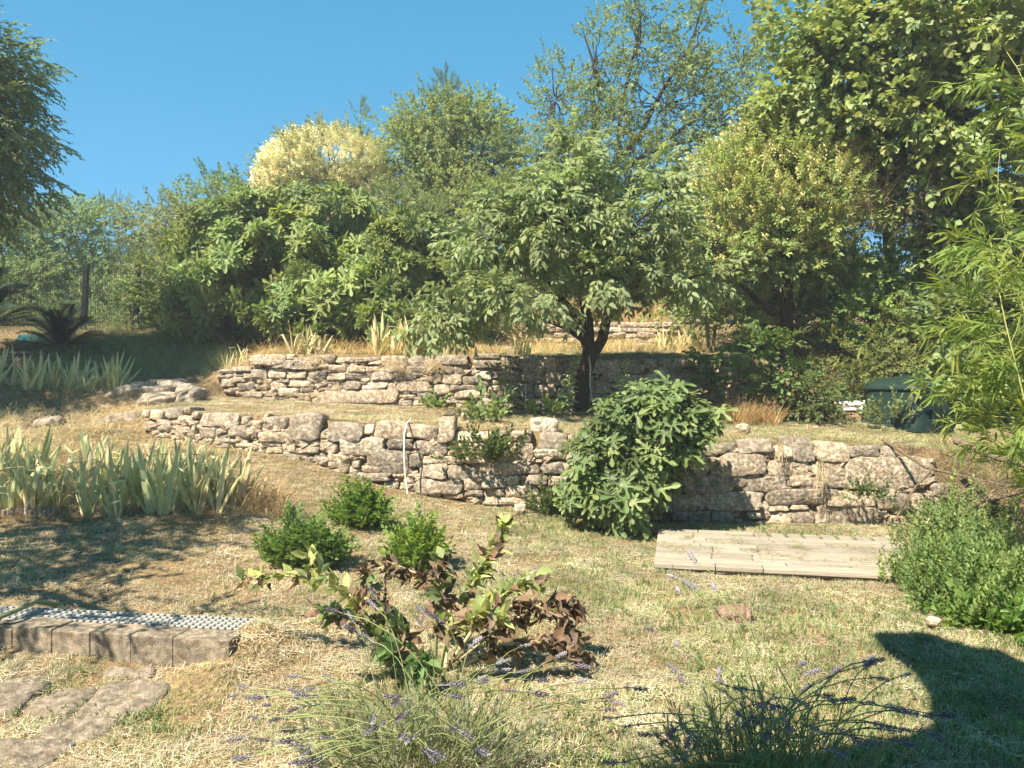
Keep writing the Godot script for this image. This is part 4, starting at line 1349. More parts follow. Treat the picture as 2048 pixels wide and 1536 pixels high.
func make_objects() -> void:
	make_kerb()
	make_deck()
	make_bin()
	make_far_left()
	# rocks
	rock("rock_slab", "long pale rock slab tilting out of the slope below the pale irises", [185, 762, 368, 812], 12.2, 0.9, M.rock, 3, 0.13, "", 2.6, 0.14)
	rock("rock", "dark cracked rock just under the tilted slab", [270, 785, 352, 812], 11.9, 0.5, M.rock, 4, 0.05)
	rock("rock", "rounded rock beside the cracked one at the wall's foot", [345, 770, 402, 803], 12.0, 0.5, M.rock, 5, -0.1)
	rock("rock", "grey boulder half sunk in dry grass by the wall's end", [165, 828, 285, 868], 10.9, 0.7, M.rock, 6, 0.15)
	rock("rock", "flat grey stone in the dry slope above the iris bed", [62, 835, 112, 860], 10.6, 0.5, M.rock, 7, 0.1)
	rock("loose_stone", "small bright white stone lying at the wall's foot", [1028, 1008, 1052, 1027], 9.2, 0.12, M.stone[5], 8, 0.0, "", 3.5, 0.06, 0.1)
	rock("coping_stone", "pale flat coping stone set back on the terrace edge", [1060, 836, 1118, 866], 9.75, 0.35, M.stone[5], 9, -0.08, "", 5.0, 0.04, 0.1)
	rock("loose_stone", "small pale stone in the grass above the fig bush", [1474, 848, 1503, 864], 10.3, 0.2, M.stone[2], 10)
	rock("loose_stone", "flat pale stone on the terrace behind the white boulder", [922, 824, 950, 836], 10.8, 0.2, M.stone[2], 14)
	rock("loose_stone", "small grey stone in the grass by the leafy bush", [1858, 1236, 1884, 1250], 5.4, 0.08, M.stone[2], 15)
	for q in [["broad lichened paving stone, largest by the concrete kerb", [-60, 1352, 78, 1440], 21], ["squarish paving stone between two larger ones below the kerb", [72, 1380, 180, 1438], 22], ["paving stone with a flat top and white lichen crust below the kerb", [180, 1366, 330, 1436], 23], ["low grey paving stone sunk among straw", [88, 1442, 228, 1485], 24], ["dark grey paving stone with white blotches at the end of the row", [-70, 1486, 130, 1550], 25], ["thin paving stone nearly buried below the kerb blocks", [205, 1338, 312, 1360], 26]]:
		var bx: Array = q[1]
		var fr := G((bx[0] + bx[2]) * 0.5, bx[3])
		var bk := G((bx[0] + bx[2]) * 0.5, bx[1])
		var ww: float = (bx[2] - bx[0]) / F * -(fr.z + bk.z) * 0.5
		var o := MeshInstance3D.new()
		o.name = numbered("paving_stone")
		o.mesh = rock_mesh(Vector3(ww * 0.98, 0.24, absf(fr.z - bk.z) * 1.0), q[2], 7.0, 0.045)
		o.material_override = M.paving
		o.transform = Transform3D(Basis(Vector3.BACK, R(-0.04, 0.04)) * Basis(Vector3.RIGHT, 0.06), (fr + bk) * 0.5 - Vector3(0, 0.086, 0))
		tag(o, q[0], "paving stone", "rough paving stones below the kerb")
		add_child(o)
		bare.append([o.position.x, -o.position.z, ww * 0.37, absf(fr.z - bk.z) * 0.33, 0.0])
	# pale pipe against the lower wall
	var pp := thing("pale_pipe", "thin bent white pipe running down the lower stone wall", "pipe", P(814, 985, 9.42))
	var mb := MB.new()
	mb.tube([P(822, 838, 9.9), P(813, 848, 9.6), P(809, 868, 9.46), P(808, 905, 9.43), P(810, 945, 9.40), P(815, 988, 9.36)], [0.008, 0.009, 0.0095, 0.0095, 0.0095, 0.0095], 7)
	wpart(pp, "pipe", mb.mesh(true), mat(Color(0.72, 0.68, 0.60), 0.6))
	# plant support and rod before the upper wall
	var sp := thing("wire_support", "white wire plant support standing before the upper wall", "plant support", G(1068, 825, 10.5))
	var wm := mat(Color(0.75, 0.75, 0.78), 0.4)
	for k in 6:
		var x := -0.13 + k * 0.052
		part(sp, "wire", rod(Vector3(x, 0, 0), Vector3(x, 0.45 if k in [0, 5] else 0.20, 0), 0.006), wm)
	part(sp, "wire", rod(Vector3(-0.13, 0.2, 0), Vector3(0.13, 0.2, 0), 0.006), wm)
	part(sp, "wire", rod(Vector3(-0.13, 0.04, 0), Vector3(0.13, 0.04, 0), 0.006), wm)
	var rr := thing("rusty_rod", "thin rust-brown rod leaning against the upper wall", "rod", P(1052, 806, 12.2))
	wpart(rr, "rod", rod(P(1050, 808, 12.1), P(1096, 768, 12.45), 0.008), mat(Color(0.20, 0.09, 0.05), 0.8))
	var cord := thing("hanging_cord", "frayed grey cord hanging down the fruit tree's trunk", "cord", P(1184, 800, 11.95))
	mb = MB.new()
	mb.tube([P(1178, 712, 11.95), P(1181, 735, 11.93), P(1180, 765, 11.92), P(1184, 802, 11.93)], [0.008, 0.016, 0.010, 0.012], 5)
	wpart(cord, "cord", mb.mesh(true), mat(Color(0.42, 0.40, 0.36), 0.9))
	# stump
	var sc := G(1472, 1246)
	var st := thing("tree_stump", "weathered reddish-brown tree stump in the lawn near the deck", "stump", sc)
	var sm := tri_mat(S.stone_tex, 3.0, Color(0.60, 0.47, 0.38), 0.95, S.stone_h, 2.0)
	part(st, "stump", rock_mesh(Vector3(0.25, 0.17, 0.24), 33, 3.2, 0.10), sm, Transform3D(Basis(), Vector3(0, 0.02, -0.05)))
	for k in 7:
		var a := k * 0.9
		part(st, "bark_flake", box_mesh(Vector3(-0.02, -0.03, -0.008), Vector3(0.02, 0.055 + 0.01 * (k % 3), 0.008)), M.stone[3] if k == 9 else sm, Transform3D(Basis(Vector3.UP, a), Vector3(sin(a) * 0.125, 0.0, cos(a) * 0.12 - 0.05)))
	# heap of branches
	branch_thing("long thin grey branch reaching over the wall's top", [[1765, 878, 9.7], [1850, 935, 9.2], [1940, 955, 8.9], [2070, 985, 8.6]], 0.022, M.bark_pale, 14, 1)
	branch_thing("thick grey dead branch at the foot of the bamboo", [[1910, 880, 9.4], [1990, 915, 9.0], [2080, 940, 8.7]], 0.05, M.bark_pale, 5, 2)
	branch_thing("pale peeled log at the wall's base by the leafy bush", [[1850, 1046, 8.9], [1900, 1036, 8.8], [1975, 1030, 8.7]], 0.05, M.stalk_dry, 3, 3)
	branch_thing("twiggy brown branch lying against the wall's end", [[1790, 1040, 9.1], [1830, 975, 9.0], [1868, 935, 8.9], [1885, 925, 8.8]], 0.014, M.twig, 10, 4)
	branch_thing("slender forked branch in the middle of the heap", [[1860, 990, 9.0], [1950, 1000, 8.7], [2060, 1020, 8.4]], 0.022, M.bark_pale, 16, 5)
	branch_thing("stout grey branch low in the heap", [[1890, 1040, 8.8], [1960, 1005, 8.6], [2080, 975, 8.4]], 0.035, M.bark_pale, 10, 6)
	# house behind the viewer: its porch roof shades the corner of the lawn
	var hs := thing("house", "house behind the viewer whose porch roof shades the lawn's corner", "house", Vector3(1.5, 0, 4.0))
	var hgt := 4.3
	var up := SUN * (-hgt / SUN.y)
	var poly := PackedVector2Array()
	for q in [[1745, 1275], [1850, 1277], [1890, 1291], [1935, 1308], [1995, 1310], [2048, 1340], [2140, 1400]]:
		var g := G(q[0], q[1])
		poly.append(Vector2(g.x - up.x, g.z - up.z))
	poly.append(Vector2(poly[-1].x + 0.8, 4.0))
	poly.append(Vector2(poly[0].x - 1.6, 4.0))
	for q in [[1200, 1575], [1380, 1545], [1480, 1520], [1600, 1532], [1720, 1500], [1800, 1490], [1862, 1462], [1858, 1400], [1827, 1350], [1770, 1305]]:
		var g := G(q[0], q[1])
		poly.append(Vector2(g.x - up.x, g.z - up.z))
	var tris := Geometry2D.triangulate_polygon(poly)
	mb = MB.new()
	for lvl in [hgt, hgt + 0.14]:
		for k in range(0, tris.size(), 3):
			var p := []
			for j in 3:
				p.append(mb.vert(Vector3(poly[tris[k + j]].x, lvl, poly[tris[k + j]].y)))
			mb.tri(p[0], p[1], p[2])
	for k in poly.size():
		var a := poly[k]
		var b := poly[(k + 1) % poly.size()]
		mb.face(Vector3(a.x, hgt, a.y), Vector3(b.x, hgt, b.y), Vector3(b.x, hgt + 0.14, b.y), Vector3(a.x, hgt + 0.14, a.y))
	var wallm := mat(Color(0.62, 0.55, 0.45), 0.9)
	wpart(hs, "porch_roof", mb.mesh(false), mat(Color(0.45, 0.25, 0.16), 0.9))
	part(hs, "wall", box_mesh(Vector3(-3.2, -0.2, 0.0), Vector3(2.2, 4.28, 6.0)), wallm)
	part(hs, "window", box_mesh(Vector3(-0.6, 1.0, -0.05), Vector3(0.6, 2.2, -0.003)), mat(Color(0.05, 0.06, 0.07), 0.1))

# ---------------------------------------------------------------- plants
func blade_mesh(l: float, w: float, bend: float, kink: float, segs := 7) -> ArrayMesh:
	var mb := MB.new()
	var p := Vector3.ZERO
	var an := 0.0
	var pl := -1
	var pc := -1
	var pr := -1
	for k in segs + 1:
		var t := float(k) / segs
		var ww := w * 0.5 * (0.75 + 0.6 * t - 1.28 * t * t * t)
		var side := Vector3(1, 0, 0)
		var dir := Vector3(0, cos(an), sin(an))
		var nn := Vector3(0, -sin(an), cos(an))
		var a := mb.vert(p - side * maxf(ww, 0.0008) + nn * ww * 0.25)
		var c := mb.vert(p - nn * ww * 0.15)
		var b := mb.vert(p + side * maxf(ww, 0.0008) + nn * ww * 0.25)
		if pl >= 0:
			mb.quad(pl, pc, c, a)
			mb.quad(pc, pr, b, c)
		pl = a; pc = c; pr = b
		p += dir * l / segs
		an += bend / segs * (0.4 + 1.2 * t)
		if kink > 0.0 and k == int(segs * 0.6):
			an += kink
	return mb.mesh(true)

func iris_meshes() -> void:
	S.iris = []
	for q in [[0.66, 0.060, 0.25, 0.0], [0.58, 0.052, 0.5, 0.0], [0.74, 0.060, 0.15, 0.0], [0.62, 0.056, 0.9, 0.6], [0.70, 0.058, 0.5, 1.3], [0.5, 0.046, 1.4, 0.9], [0.45, 0.04, 0.8, 0.0]]:
		S.iris.append(blade_mesh(q[0], q[1], q[2], q[3]))
	M.iris = [mat(Color(0.34, 0.39, 0.22), 0.6), mat(Color(0.44, 0.47, 0.25), 0.6), mat(Color(0.24, 0.30, 0.15), 0.6), mat(Color(0.60, 0.58, 0.28), 0.65), mat(Color(0.66, 0.55, 0.33), 0.8), mat(Color(0.44, 0.31, 0.18), 0.9)]
	for m in M.iris:
		m.backlight_enabled = true
		m.backlight = Color(0.6, 0.62, 0.4)

# fans of sword leaves
func iris_clump(called: String, label: String, group: String, at: Vector3, rad: Vector2, fans: int, scale: Vector2, mix: Array, lean := Vector2(0.25, 0.0), dead := 0.15) -> void:
	rng.seed = hash(label) + int(at.x * 100)
	var t := thing(called, label, "iris", at, group)
	for f in fans:
		var o := Vector3(R(-rad.x, rad.x), 0, R(-rad.y, rad.y))
		o.y = H(at.x + o.x, -(at.z + o.z)) - at.y
		var yaw := R(-0.9, 0.9)
		var n := rng.randi_range(4, 6)
		var fs := R(scale.x, scale.y)
		for k in n:
			var u := (k - (n - 1) * 0.5) / (n * 0.5)
			var tilt: float = u * R(0.3, 0.75) + lean.x * R(-0.2, 1.0)
			var s := fs * (1.0 - 0.22 * absf(u)) * R(0.85, 1.15)
			var which := rng.randi() % 3 if R(0, 1) > 0.5 else rng.randi_range(3, 6)
			var mi: int = mix[rng.randi() % mix.size()]
			if R(0, 1) < dead:
				mi = rng.randi_range(4, 5)
				which = rng.randi_range(3, 6)
			var b := Basis(Vector3.UP, yaw) * Basis(Vector3.BACK, -tilt) * Basis(Vector3.RIGHT, R(-0.15, 0.25)) * Basis(Vector3.UP, R(-0.9, 0.9) + (PI if R(0, 1) < 0.5 else 0.0))
			part(t, "leaf", S.iris[which], M.iris[mi], Transform3D(b.scaled(Vector3(s, s, s)), o + Vector3(u * 0.03, -0.02, 0)))

# many thin dry stems with seed heads
func dry_stems(called: String, label: String, box: Array, d: Vector2, n: int, h: Vector2, col: Color, lean := 0.25) -> void:
	rng.seed = hash(label)
	var base := on_ground(P((box[0] + box[1]) * 0.5, 700, d.x).x, (d.x + d.y) * 0.5)
	var t := thing(called, label, "dry grass", base)
	var many := Many.new()
	for k in n:
		var dd := R(d.x, d.y)
		var x := P(R(box[0], box[1]), 0, dd).x
		var p := on_ground(x, dd, -0.01)
		var a := R(0, TAU)
		var l := R(0, lean)
		var up := Vector3(cos(a) * l, 1, sin(a) * l).normalized() * R(h.x, h.y)
		var bx := Vector3(cos(a), 0, sin(a))
		many.add(bx * 0.8, up, Vector3(-sin(a), 0, cos(a)) * 0.8, p, vary(col, 0.3, 0.08))
	mpart(t, "stems", many, S.stems, M.dry)

func stem_bunch(sd: int) -> ArrayMesh:
	var r := RandomNumberGenerator.new()
	r.seed = sd
	var mb := MB.new()
	for k in 8:
		var a := r.randf() * TAU
		var o := Vector3(cos(a), 0, sin(a)) * r.randf() * 0.03
		var d := Vector3(cos(a) * 0.25, 1, sin(a) * 0.25)
		var l := r.randf_range(0.5, 1.0)
		mb.blade(o, d, Vector3(cos(a), -0.3, sin(a)) * r.randf_range(0.05, 0.35), l, 0.006, 3)
		if k % 3 == 0:
			var tip := o + d.normalized() * l
			for j in 5:
				mb.leaf2(tip - d * 0.03 * j, d + Vector3(r.randf_range(-0.8, 0.8), 0, r.randf_range(-0.8, 0.8)), Vector3(1, 0, 0.2), 0.03, 0.008, 0.1)
	return mb.mesh(true)

# a low bushy herb: sprays standing up from a base
func herb(called: String, label: String, cat: String, at: Vector3, rad: Vector3, n: int, mesh: Mesh, mt: Material, col: Color, size: Vector2, upright := 1.0, group := "") -> Node3D:
	rng.seed = hash(label)
	var t := thing(called, label, cat, at, group)
	var many := Many.new()
	var mb := MB.new()
	for k in n:
		var u := dirv()
		u.y = absf(u.y)
		var q := sqrt(R(0.12, 1.0)) * (0.80 + 0.75 * n_bump.get_noise_3dv(u * 55.0 + at * 31.0))
		var p := at + u * rad * q * Vector3(1, 1.0, 1) - Vector3(0, 0.03, 0)
		p.y = maxf(p.y, H(p.x, -p.z) + 0.01)
		var dir := Vector3(u.x * 0.7, upright * R(0.5, 1.3), u.z * 0.7) + dirv() * 0.35
		var b := aim(dir, R(-1, 1))
		var s := R(size.x, size.y)
		many.add(b.x * s, b.y * s, b.z * s, p, vary(col, 0.3, 0.12))
		if k % 12 == 0:
			limb(mb, at + Vector3(u.x * rad.x * 0.3, 0, u.z * rad.z * 0.3), p, 0.004, 0.002, 0.06, 3)
	mpart(t, "foliage", many, mesh, mt)
	wpart(t, "stems", mb.mesh(true), M.stalk_green).set_meta("kind", "stuff")
	return t

func lavender_spike(sd: int) -> ArrayMesh:
	var r := RandomNumberGenerator.new()
	r.seed = sd
	var mb := MB.new()
	var l := 0.055
	for w in 7:
		var t := w / 6.0
		var y := l * t - (0.02 if w == 0 else 0.0)
		var rr := 0.0085 * (1.0 - 0.55 * t * t)
		for k in 6:
			var a := TAU * k / 6.0 + w * 0.5
			var o := Vector3(cos(a) * rr * 0.5, y, sin(a) * rr * 0.5)
			var d := Vector3(cos(a), 1.3, sin(a))
			mb.leaf(o, d, Vector3(-sin(a), 0.1, cos(a)).cross(d).normalized() + Vector3(0, 0.01, 0), 0.013 * r.randf_range(0.8, 1.2), 0.007, 0.0, -0.5, 1)
	mb.tube([Vector3(0, -0.03, 0), Vector3(0, l * 0.5, 0), Vector3(0, l, 0)], [0.0014, 0.0035, 0.001], 4)
	return mb.mesh(true)

func lavender(label: String, at: Vector3, n_spikes: int, tips: Array, leafy: int, rad: Vector3) -> void:
	rng.seed = hash(label)
	var t := thing("lavender_bush", label, "lavender", at)
	var many := Many.new()
	for k in leafy:
		var u := dirv()
		u.y = absf(u.y)
		var p := at + u * rad * sqrt(R(0.1, 1.0))
		var b := aim(Vector3(u.x, R(0.5, 1.4), u.z) + dirv() * 0.3, R(-1, 1))
		var s := R(0.6, 1.1)
		many.add(b.x * s, b.y * s, b.z * s, p, vary(Color(0.29, 0.31, 0.22).lerp(Color(0.34, 0.37, 0.19), R(0, 1)), 0.25, 0.08))
	mpart(t, "foliage", many, S.lav_leaf, M.leaf)
	var stems := MB.new()
	var cols := [M.lav0, M.lav1, M.lav2]
	for k in n_spikes:
		var q: Array
		if k < tips.size():
			q = tips[k]
		else:
			var c: Array = tips[rng.randi() % tips.size()]
			q = [c[0] + R(-60, 60), c[1] + R(-45, 45), c[2] + R(-0.2, 0.25)]
		var tip := P(q[0], q[1], q[2])
		tip.y = maxf(tip.y, H(tip.x, -tip.z) + 0.08)
		var from := at + Vector3(R(-0.5, 0.5) * rad.x, 0.05, R(-0.5, 0.5) * rad.z)
		var side := tip - from
		var top := from + Vector3(side.x * 0.35, maxf(side.y, 0.1) * 0.85 + 0.08, side.z * 0.35)
		var pp := []
		var rr := []
		for j in 7:
			var u := j / 6.0
			pp.append(from.lerp(top, u).lerp(top.lerp(tip, u), u))
			rr.append(0.0027)
		stems.tube(pp, rr, 3)
		var dir := (Vector3(pp[6]) - Vector3(pp[5])).normalized()
		dir = (dir + dirv() * 0.25).normalized()
		var b := aim(dir, R(0, 6)) * Basis(Vector3.RIGHT, PI * 0.5)
		var s := R(0.65, 1.2)
		part(t, "flower_spike", S.lav[rng.randi() % S.lav.size()], cols[rng.randi() % 3], Transform3D(b.scaled(Vector3(s, s, s)), tip - at))
	wpart(t, "stems", stems.mesh(true), M.stalk_green).set_meta("kind", "stuff")

func big_leaf(l: float, w: float, droop: float, fold: float, wave: float) -> ArrayMesh:
	var mb := MB.new()
	mb.leaf(Vector3.ZERO, Vector3(0, 0, 1), Vector3.UP, l, w, droop, fold, 6, wave)
	return mb.mesh(true)

func crumpled_leaf(l: float, w: float, sd: int) -> ArrayMesh:
	var r := RandomNumberGenerator.new()
	r.seed = sd
	var mb := MB.new()
	mb.leaf(Vector3.ZERO, Vector3(0, 0, 1), Vector3.UP, l, w, r.randf_range(0.2, 1.1), r.randf_range(0.3, 1.4), 5, 0.3)
	for k in mb.v.size():
		mb.v[k] += Vector3(r.randf_range(-1, 1), r.randf_range(-1, 1), r.randf_range(-1, 1)) * w * 0.16
		mb.v[k] = mb.v[k].rotated(Vector3(0, 0, 1), mb.v[k].z / l * r.randf_range(0.8, 1.6))
	return mb.mesh(true)

func make_leggy_plant() -> void:
	var at := G(880, 1335)
	rng.seed = 404
	var t := thing("leggy_plant", "sprawling leggy plant with yellowing, green and withered brown leaves", "plant", at)
	var d := -at.z
	var green := [mat(Color(0.36, 0.40, 0.15), 0.6), mat(Color(0.26, 0.33, 0.15), 0.6), mat(Color(0.12, 0.20, 0.07), 0.5), mat(Color(0.52, 0.50, 0.16), 0.6), mat(Color(0.32, 0.36, 0.22), 0.7)]
	var brown := [mat(Color(0.17, 0.105, 0.07), 0.9), mat(Color(0.24, 0.16, 0.105), 0.9), mat(Color(0.30, 0.20, 0.13), 0.9)]
	for m in green + brown:
		m.backlight_enabled = true
		m.backlight = Color(0.6, 0.62, 0.35)
	var leaves := [big_leaf(0.16, 0.055, 0.2, 0.25, 0.0), big_leaf(0.20, 0.075, 0.35, 0.2, 0.08), big_leaf(0.13, 0.065, 0.15, 0.3, 0.05), big_leaf(0.17, 0.05, 0.6, 0.6, 0.12)]
	var limp := []
	for k in 6:
		limp.append(crumpled_leaf(R(0.09, 0.16), R(0.045, 0.07), 500 + k))
	var more_green := Many.new()
	var more_brown := Many.new()
	# stalks: the pixels they run through, leaf count, share of dead leaves, palette
	var stalks := [
		[[[905, 1290, d - 0.05], [940, 1180, d], [975, 1110, d + 0.05], [1012, 1050, d + 0.1]], 27, 0.21, [0, 0, 3, 4], true],
		[[[870, 1330, d], [875, 1230, d - 0.1], [885, 1160, d - 0.1], [880, 1120, d - 0.1]], 24, 0.52, [1, 4, 0], true],
		[[[850, 1330, d], [760, 1230, d - 0.05], [660, 1160, d], [560, 1150, d + 0.05], [480, 1160, d + 0.1]], 22, 0.39, [0, 3, 1], true],
		[[[860, 1330, d], [760, 1260, d - 0.2], [690, 1190, d - 0.25], [610, 1110, d - 0.2]], 20, 0.33, [0, 1, 2], false],
		[[[860, 1340, d - 0.1], [770, 1280, d - 0.3], [690, 1230, d - 0.4], [640, 1225, d - 0.45]], 17, 0.33, [2, 2, 1], true],
		[[[860, 1340, d - 0.1], [800, 1250, d - 0.25], [740, 1180, d - 0.25], [730, 1130, d - 0.2]], 22, 0.70, [1, 0, 3], false],
		[[[900, 1330, d], [950, 1230, d - 0.1], [1020, 1180, d], [1085, 1150, d + 0.1]], 22, 0.27, [0, 1, 4], true],
		[[[890, 1340, d], [960, 1240, d - 0.15], [1050, 1200, d - 0.1], [1130, 1240, d - 0.1], [1180, 1320, d - 0.05]], 24, 1.00, [1], false],
		[[[890, 1340, d], [980, 1270, d - 0.1], [1080, 1210, d], [1140, 1190, d + 0.1], [1165, 1230, d + 0.1]], 27, 1.00, [1], false],
		[[[880, 1340, d - 0.1], [900, 1250, d - 0.3], [960, 1230, d - 0.35], [1010, 1240, d - 0.35]], 17, 0.46, [0, 2, 3], true],
		[[[860, 1345, d - 0.15], [810, 1310, d - 0.35], [770, 1300, d - 0.4]], 15, 0.27, [2], true],
		[[[880, 1345, d - 0.2], [850, 1320, d - 0.45], [830, 1345, d - 0.5]], 12, 0.21, [2], true],
		[[[890, 1345, d - 0.1], [900, 1200, d + 0.1], [840, 1150, d + 0.15], [770, 1120, d + 0.2]], 20, 1.00, [1], false],
		[[[900, 1345, d - 0.1], [1000, 1290, d - 0.2], [1100, 1280, d - 0.2], [1150, 1310, d - 0.2]], 22, 1.00, [1], false]]
	for sdef in stalks:
		var w := pts(sdef[0])
		var mb := MB.new()
		var rad := []
		for k in w.size():
			rad.append(lerpf(0.012, 0.004, float(k) / (w.size() - 1)))
		mb.tube(w, rad, 6)
		var dead: bool = sdef[2] > 0.9
		var stalk := wpart(t, "stalk", mb.mesh(true), M.stalk_dry if dead or not sdef[4] else M.stalk_green)
		var n: int = sdef[1]
		for k in n:
			var u := lerpf(0.22, 1.0, (k + 0.5) / n)
			var f := u * (w.size() - 1)
			var i := mini(int(f), w.size() - 2)
			var p: Vector3 = w[i].lerp(w[i + 1], f - i)
			var along := (Vector3(w[i + 1]) - Vector3(w[i])).normalized()
			var gone: bool = R(0, 1) < sdef[2]
			var a := k * 2.4 + R(-0.4, 0.4)
			var side := along.cross(Vector3(0.2, 0.1, 1)).normalized()
			var other := side.cross(along)
			var dir := (side * cos(a) + other * sin(a)) * 0.8 + along * 0.7
			if gone:
				dir = dir * R(0.4, 1.2) + Vector3(0, R(-1.0, 0.1), 0)
			else:
				dir.y += 0.25
			var b := aim(dir, R(-0.6, 0.6))
			var s := R(0.45, 0.88) * (1.15 - 0.35 * u)
			var pal: Array = sdef[3]
			for j in 3:
				var e := aim(dir + dirv() * 0.9, R(-2, 2))
				var es := R(0.4, 0.85)
				var ep := p + dirv() * R(0.01, 0.05)
				ep.y = maxf(ep.y, H(ep.x, -ep.z) + 0.02)
				if gone:
					more_brown.add(e.x * es, e.y * es, e.z * es, ep, vary(Color(0.20, 0.14, 0.10), 0.45, 0.1))
				else:
					more_green.add(e.x * es, e.y * es, e.z * es, ep, vary(green[pal[0]].albedo_color.srgb_to_linear(), 0.35, 0.1))
			part(t, "leaf", limp[rng.randi() % 6] if gone else leaves[rng.randi() % 4], brown[rng.randi() % 3] if gone else green[pal[rng.randi() % pal.size()]], Transform3D(b.scaled(Vector3(s, s, s)), p - at))
		stalk.set_meta("label", "withered dry stalk" if dead else "leafy stalk")
	mpart(t, "small_leaves", more_green, leaves[2], M.leaf)
	mpart(t, "withered_leaves", more_brown, limp[1], M.dry, "crumpled brown dead leaves")

func make_fig_bush() -> void:
	var at := G(1235, 1046)
	rng.seed = 777
	var t := thing("fig_bush", "young fig bush with deeply lobed leaves growing against the lower wall", "fig bush", at)
	var shapes := []
	for k in 4:
		var mb := MB.new()
		var r := RandomNumberGenerator.new()
		r.seed = 300 + k
		fig_leaf(mb, Vector3.ZERO, Vector3(0, 0, 1), Vector3.UP, 0.215 + 0.02 * k, 0.10 + 0.09 * k, r)
		shapes.append(mb.mesh(true))
	var mats := []
	for c in [Color(0.125, 0.18, 0.07), Color(0.15, 0.205, 0.075), Color(0.105, 0.16, 0.065), Color(0.19, 0.235, 0.09)]:
		var m := mat(c, 0.5, 0.4)
		m.backlight_enabled = true
		m.backlight = Color(0.62, 0.68, 0.3)
		mats.append(m)
	var blobs := [[1280, 850, 8.8, 130, 75, 0.42], [1225, 925, 8.75, 95, 80, 0.42], [1230, 1000, 8.6, 95, 42, 0.35], [1385, 845, 8.9, 50, 50, 0.3], [1170, 985, 8.7, 45, 50, 0.3], [1310, 930, 8.8, 85, 75, 0.38], [1310, 800, 8.9, 70, 40, 0.3]]
	var inner := Many.new()
	var br := MB.new()
	var count := 0
	for b in blobs:
		var c := P(b[0], b[1], b[2])
		var rad := Vector3(b[3] / F * b[2], b[4] / F * b[2], b[5])
		for k in 7:
			var u := dirv()
			if u.z < -0.35:
				u.z = -u.z
			var q := c + u * rad * R(0.75, 1.0)
			limb(br, at.lerp(c, 0.25) + Vector3(0, 0.02, 0), q, 0.016, 0.007, 0.12, 5)
			var axis := (u * 0.6 + Vector3(-0.15, 0.75, 0.35)).normalized()
			for j in 6:
				if count >= 296:
					break
				var a := j * 2.4 + R(-0.3, 0.3)
				var fr := aim(axis)
				var e := R(0.0, 0.6)
				var dir := fr.x * cos(a) + fr.y * sin(a) + fr.z * e
				var side := dir.cross(axis).normalized()
				var nn := side.cross(dir).normalized()
				if nn.dot(axis) < 0:
					nn = -nn
				var bs := Basis(nn.cross(dir.normalized()), nn, dir.normalized())
				var s := R(0.72, 1.1)
				part(t, "leaf", shapes[rng.randi() % 4], mats[rng.randi() % 4], Transform3D(bs.scaled_local(Vector3(s, s, s)), q + axis * (0.03 - 0.02 * j) - at))
				count += 1
		for k in 52:
			var u := dirv()
			var q := c + u * rad * R(0.35, 1.0)
			var bs := aim(u + Vector3(0, 0.7, 0.3), R(0, 6))
			var s := R(0.38, 0.72)
			inner.add(bs.x * s, bs.y * s, bs.z * s, q, vary(Color(0.14, 0.195, 0.072), 0.3))
	mpart(t, "inner_leaves", inner, S.fig, M.glossy)
	wpart(t, "branches", br.mesh(true), M.bark_pale)

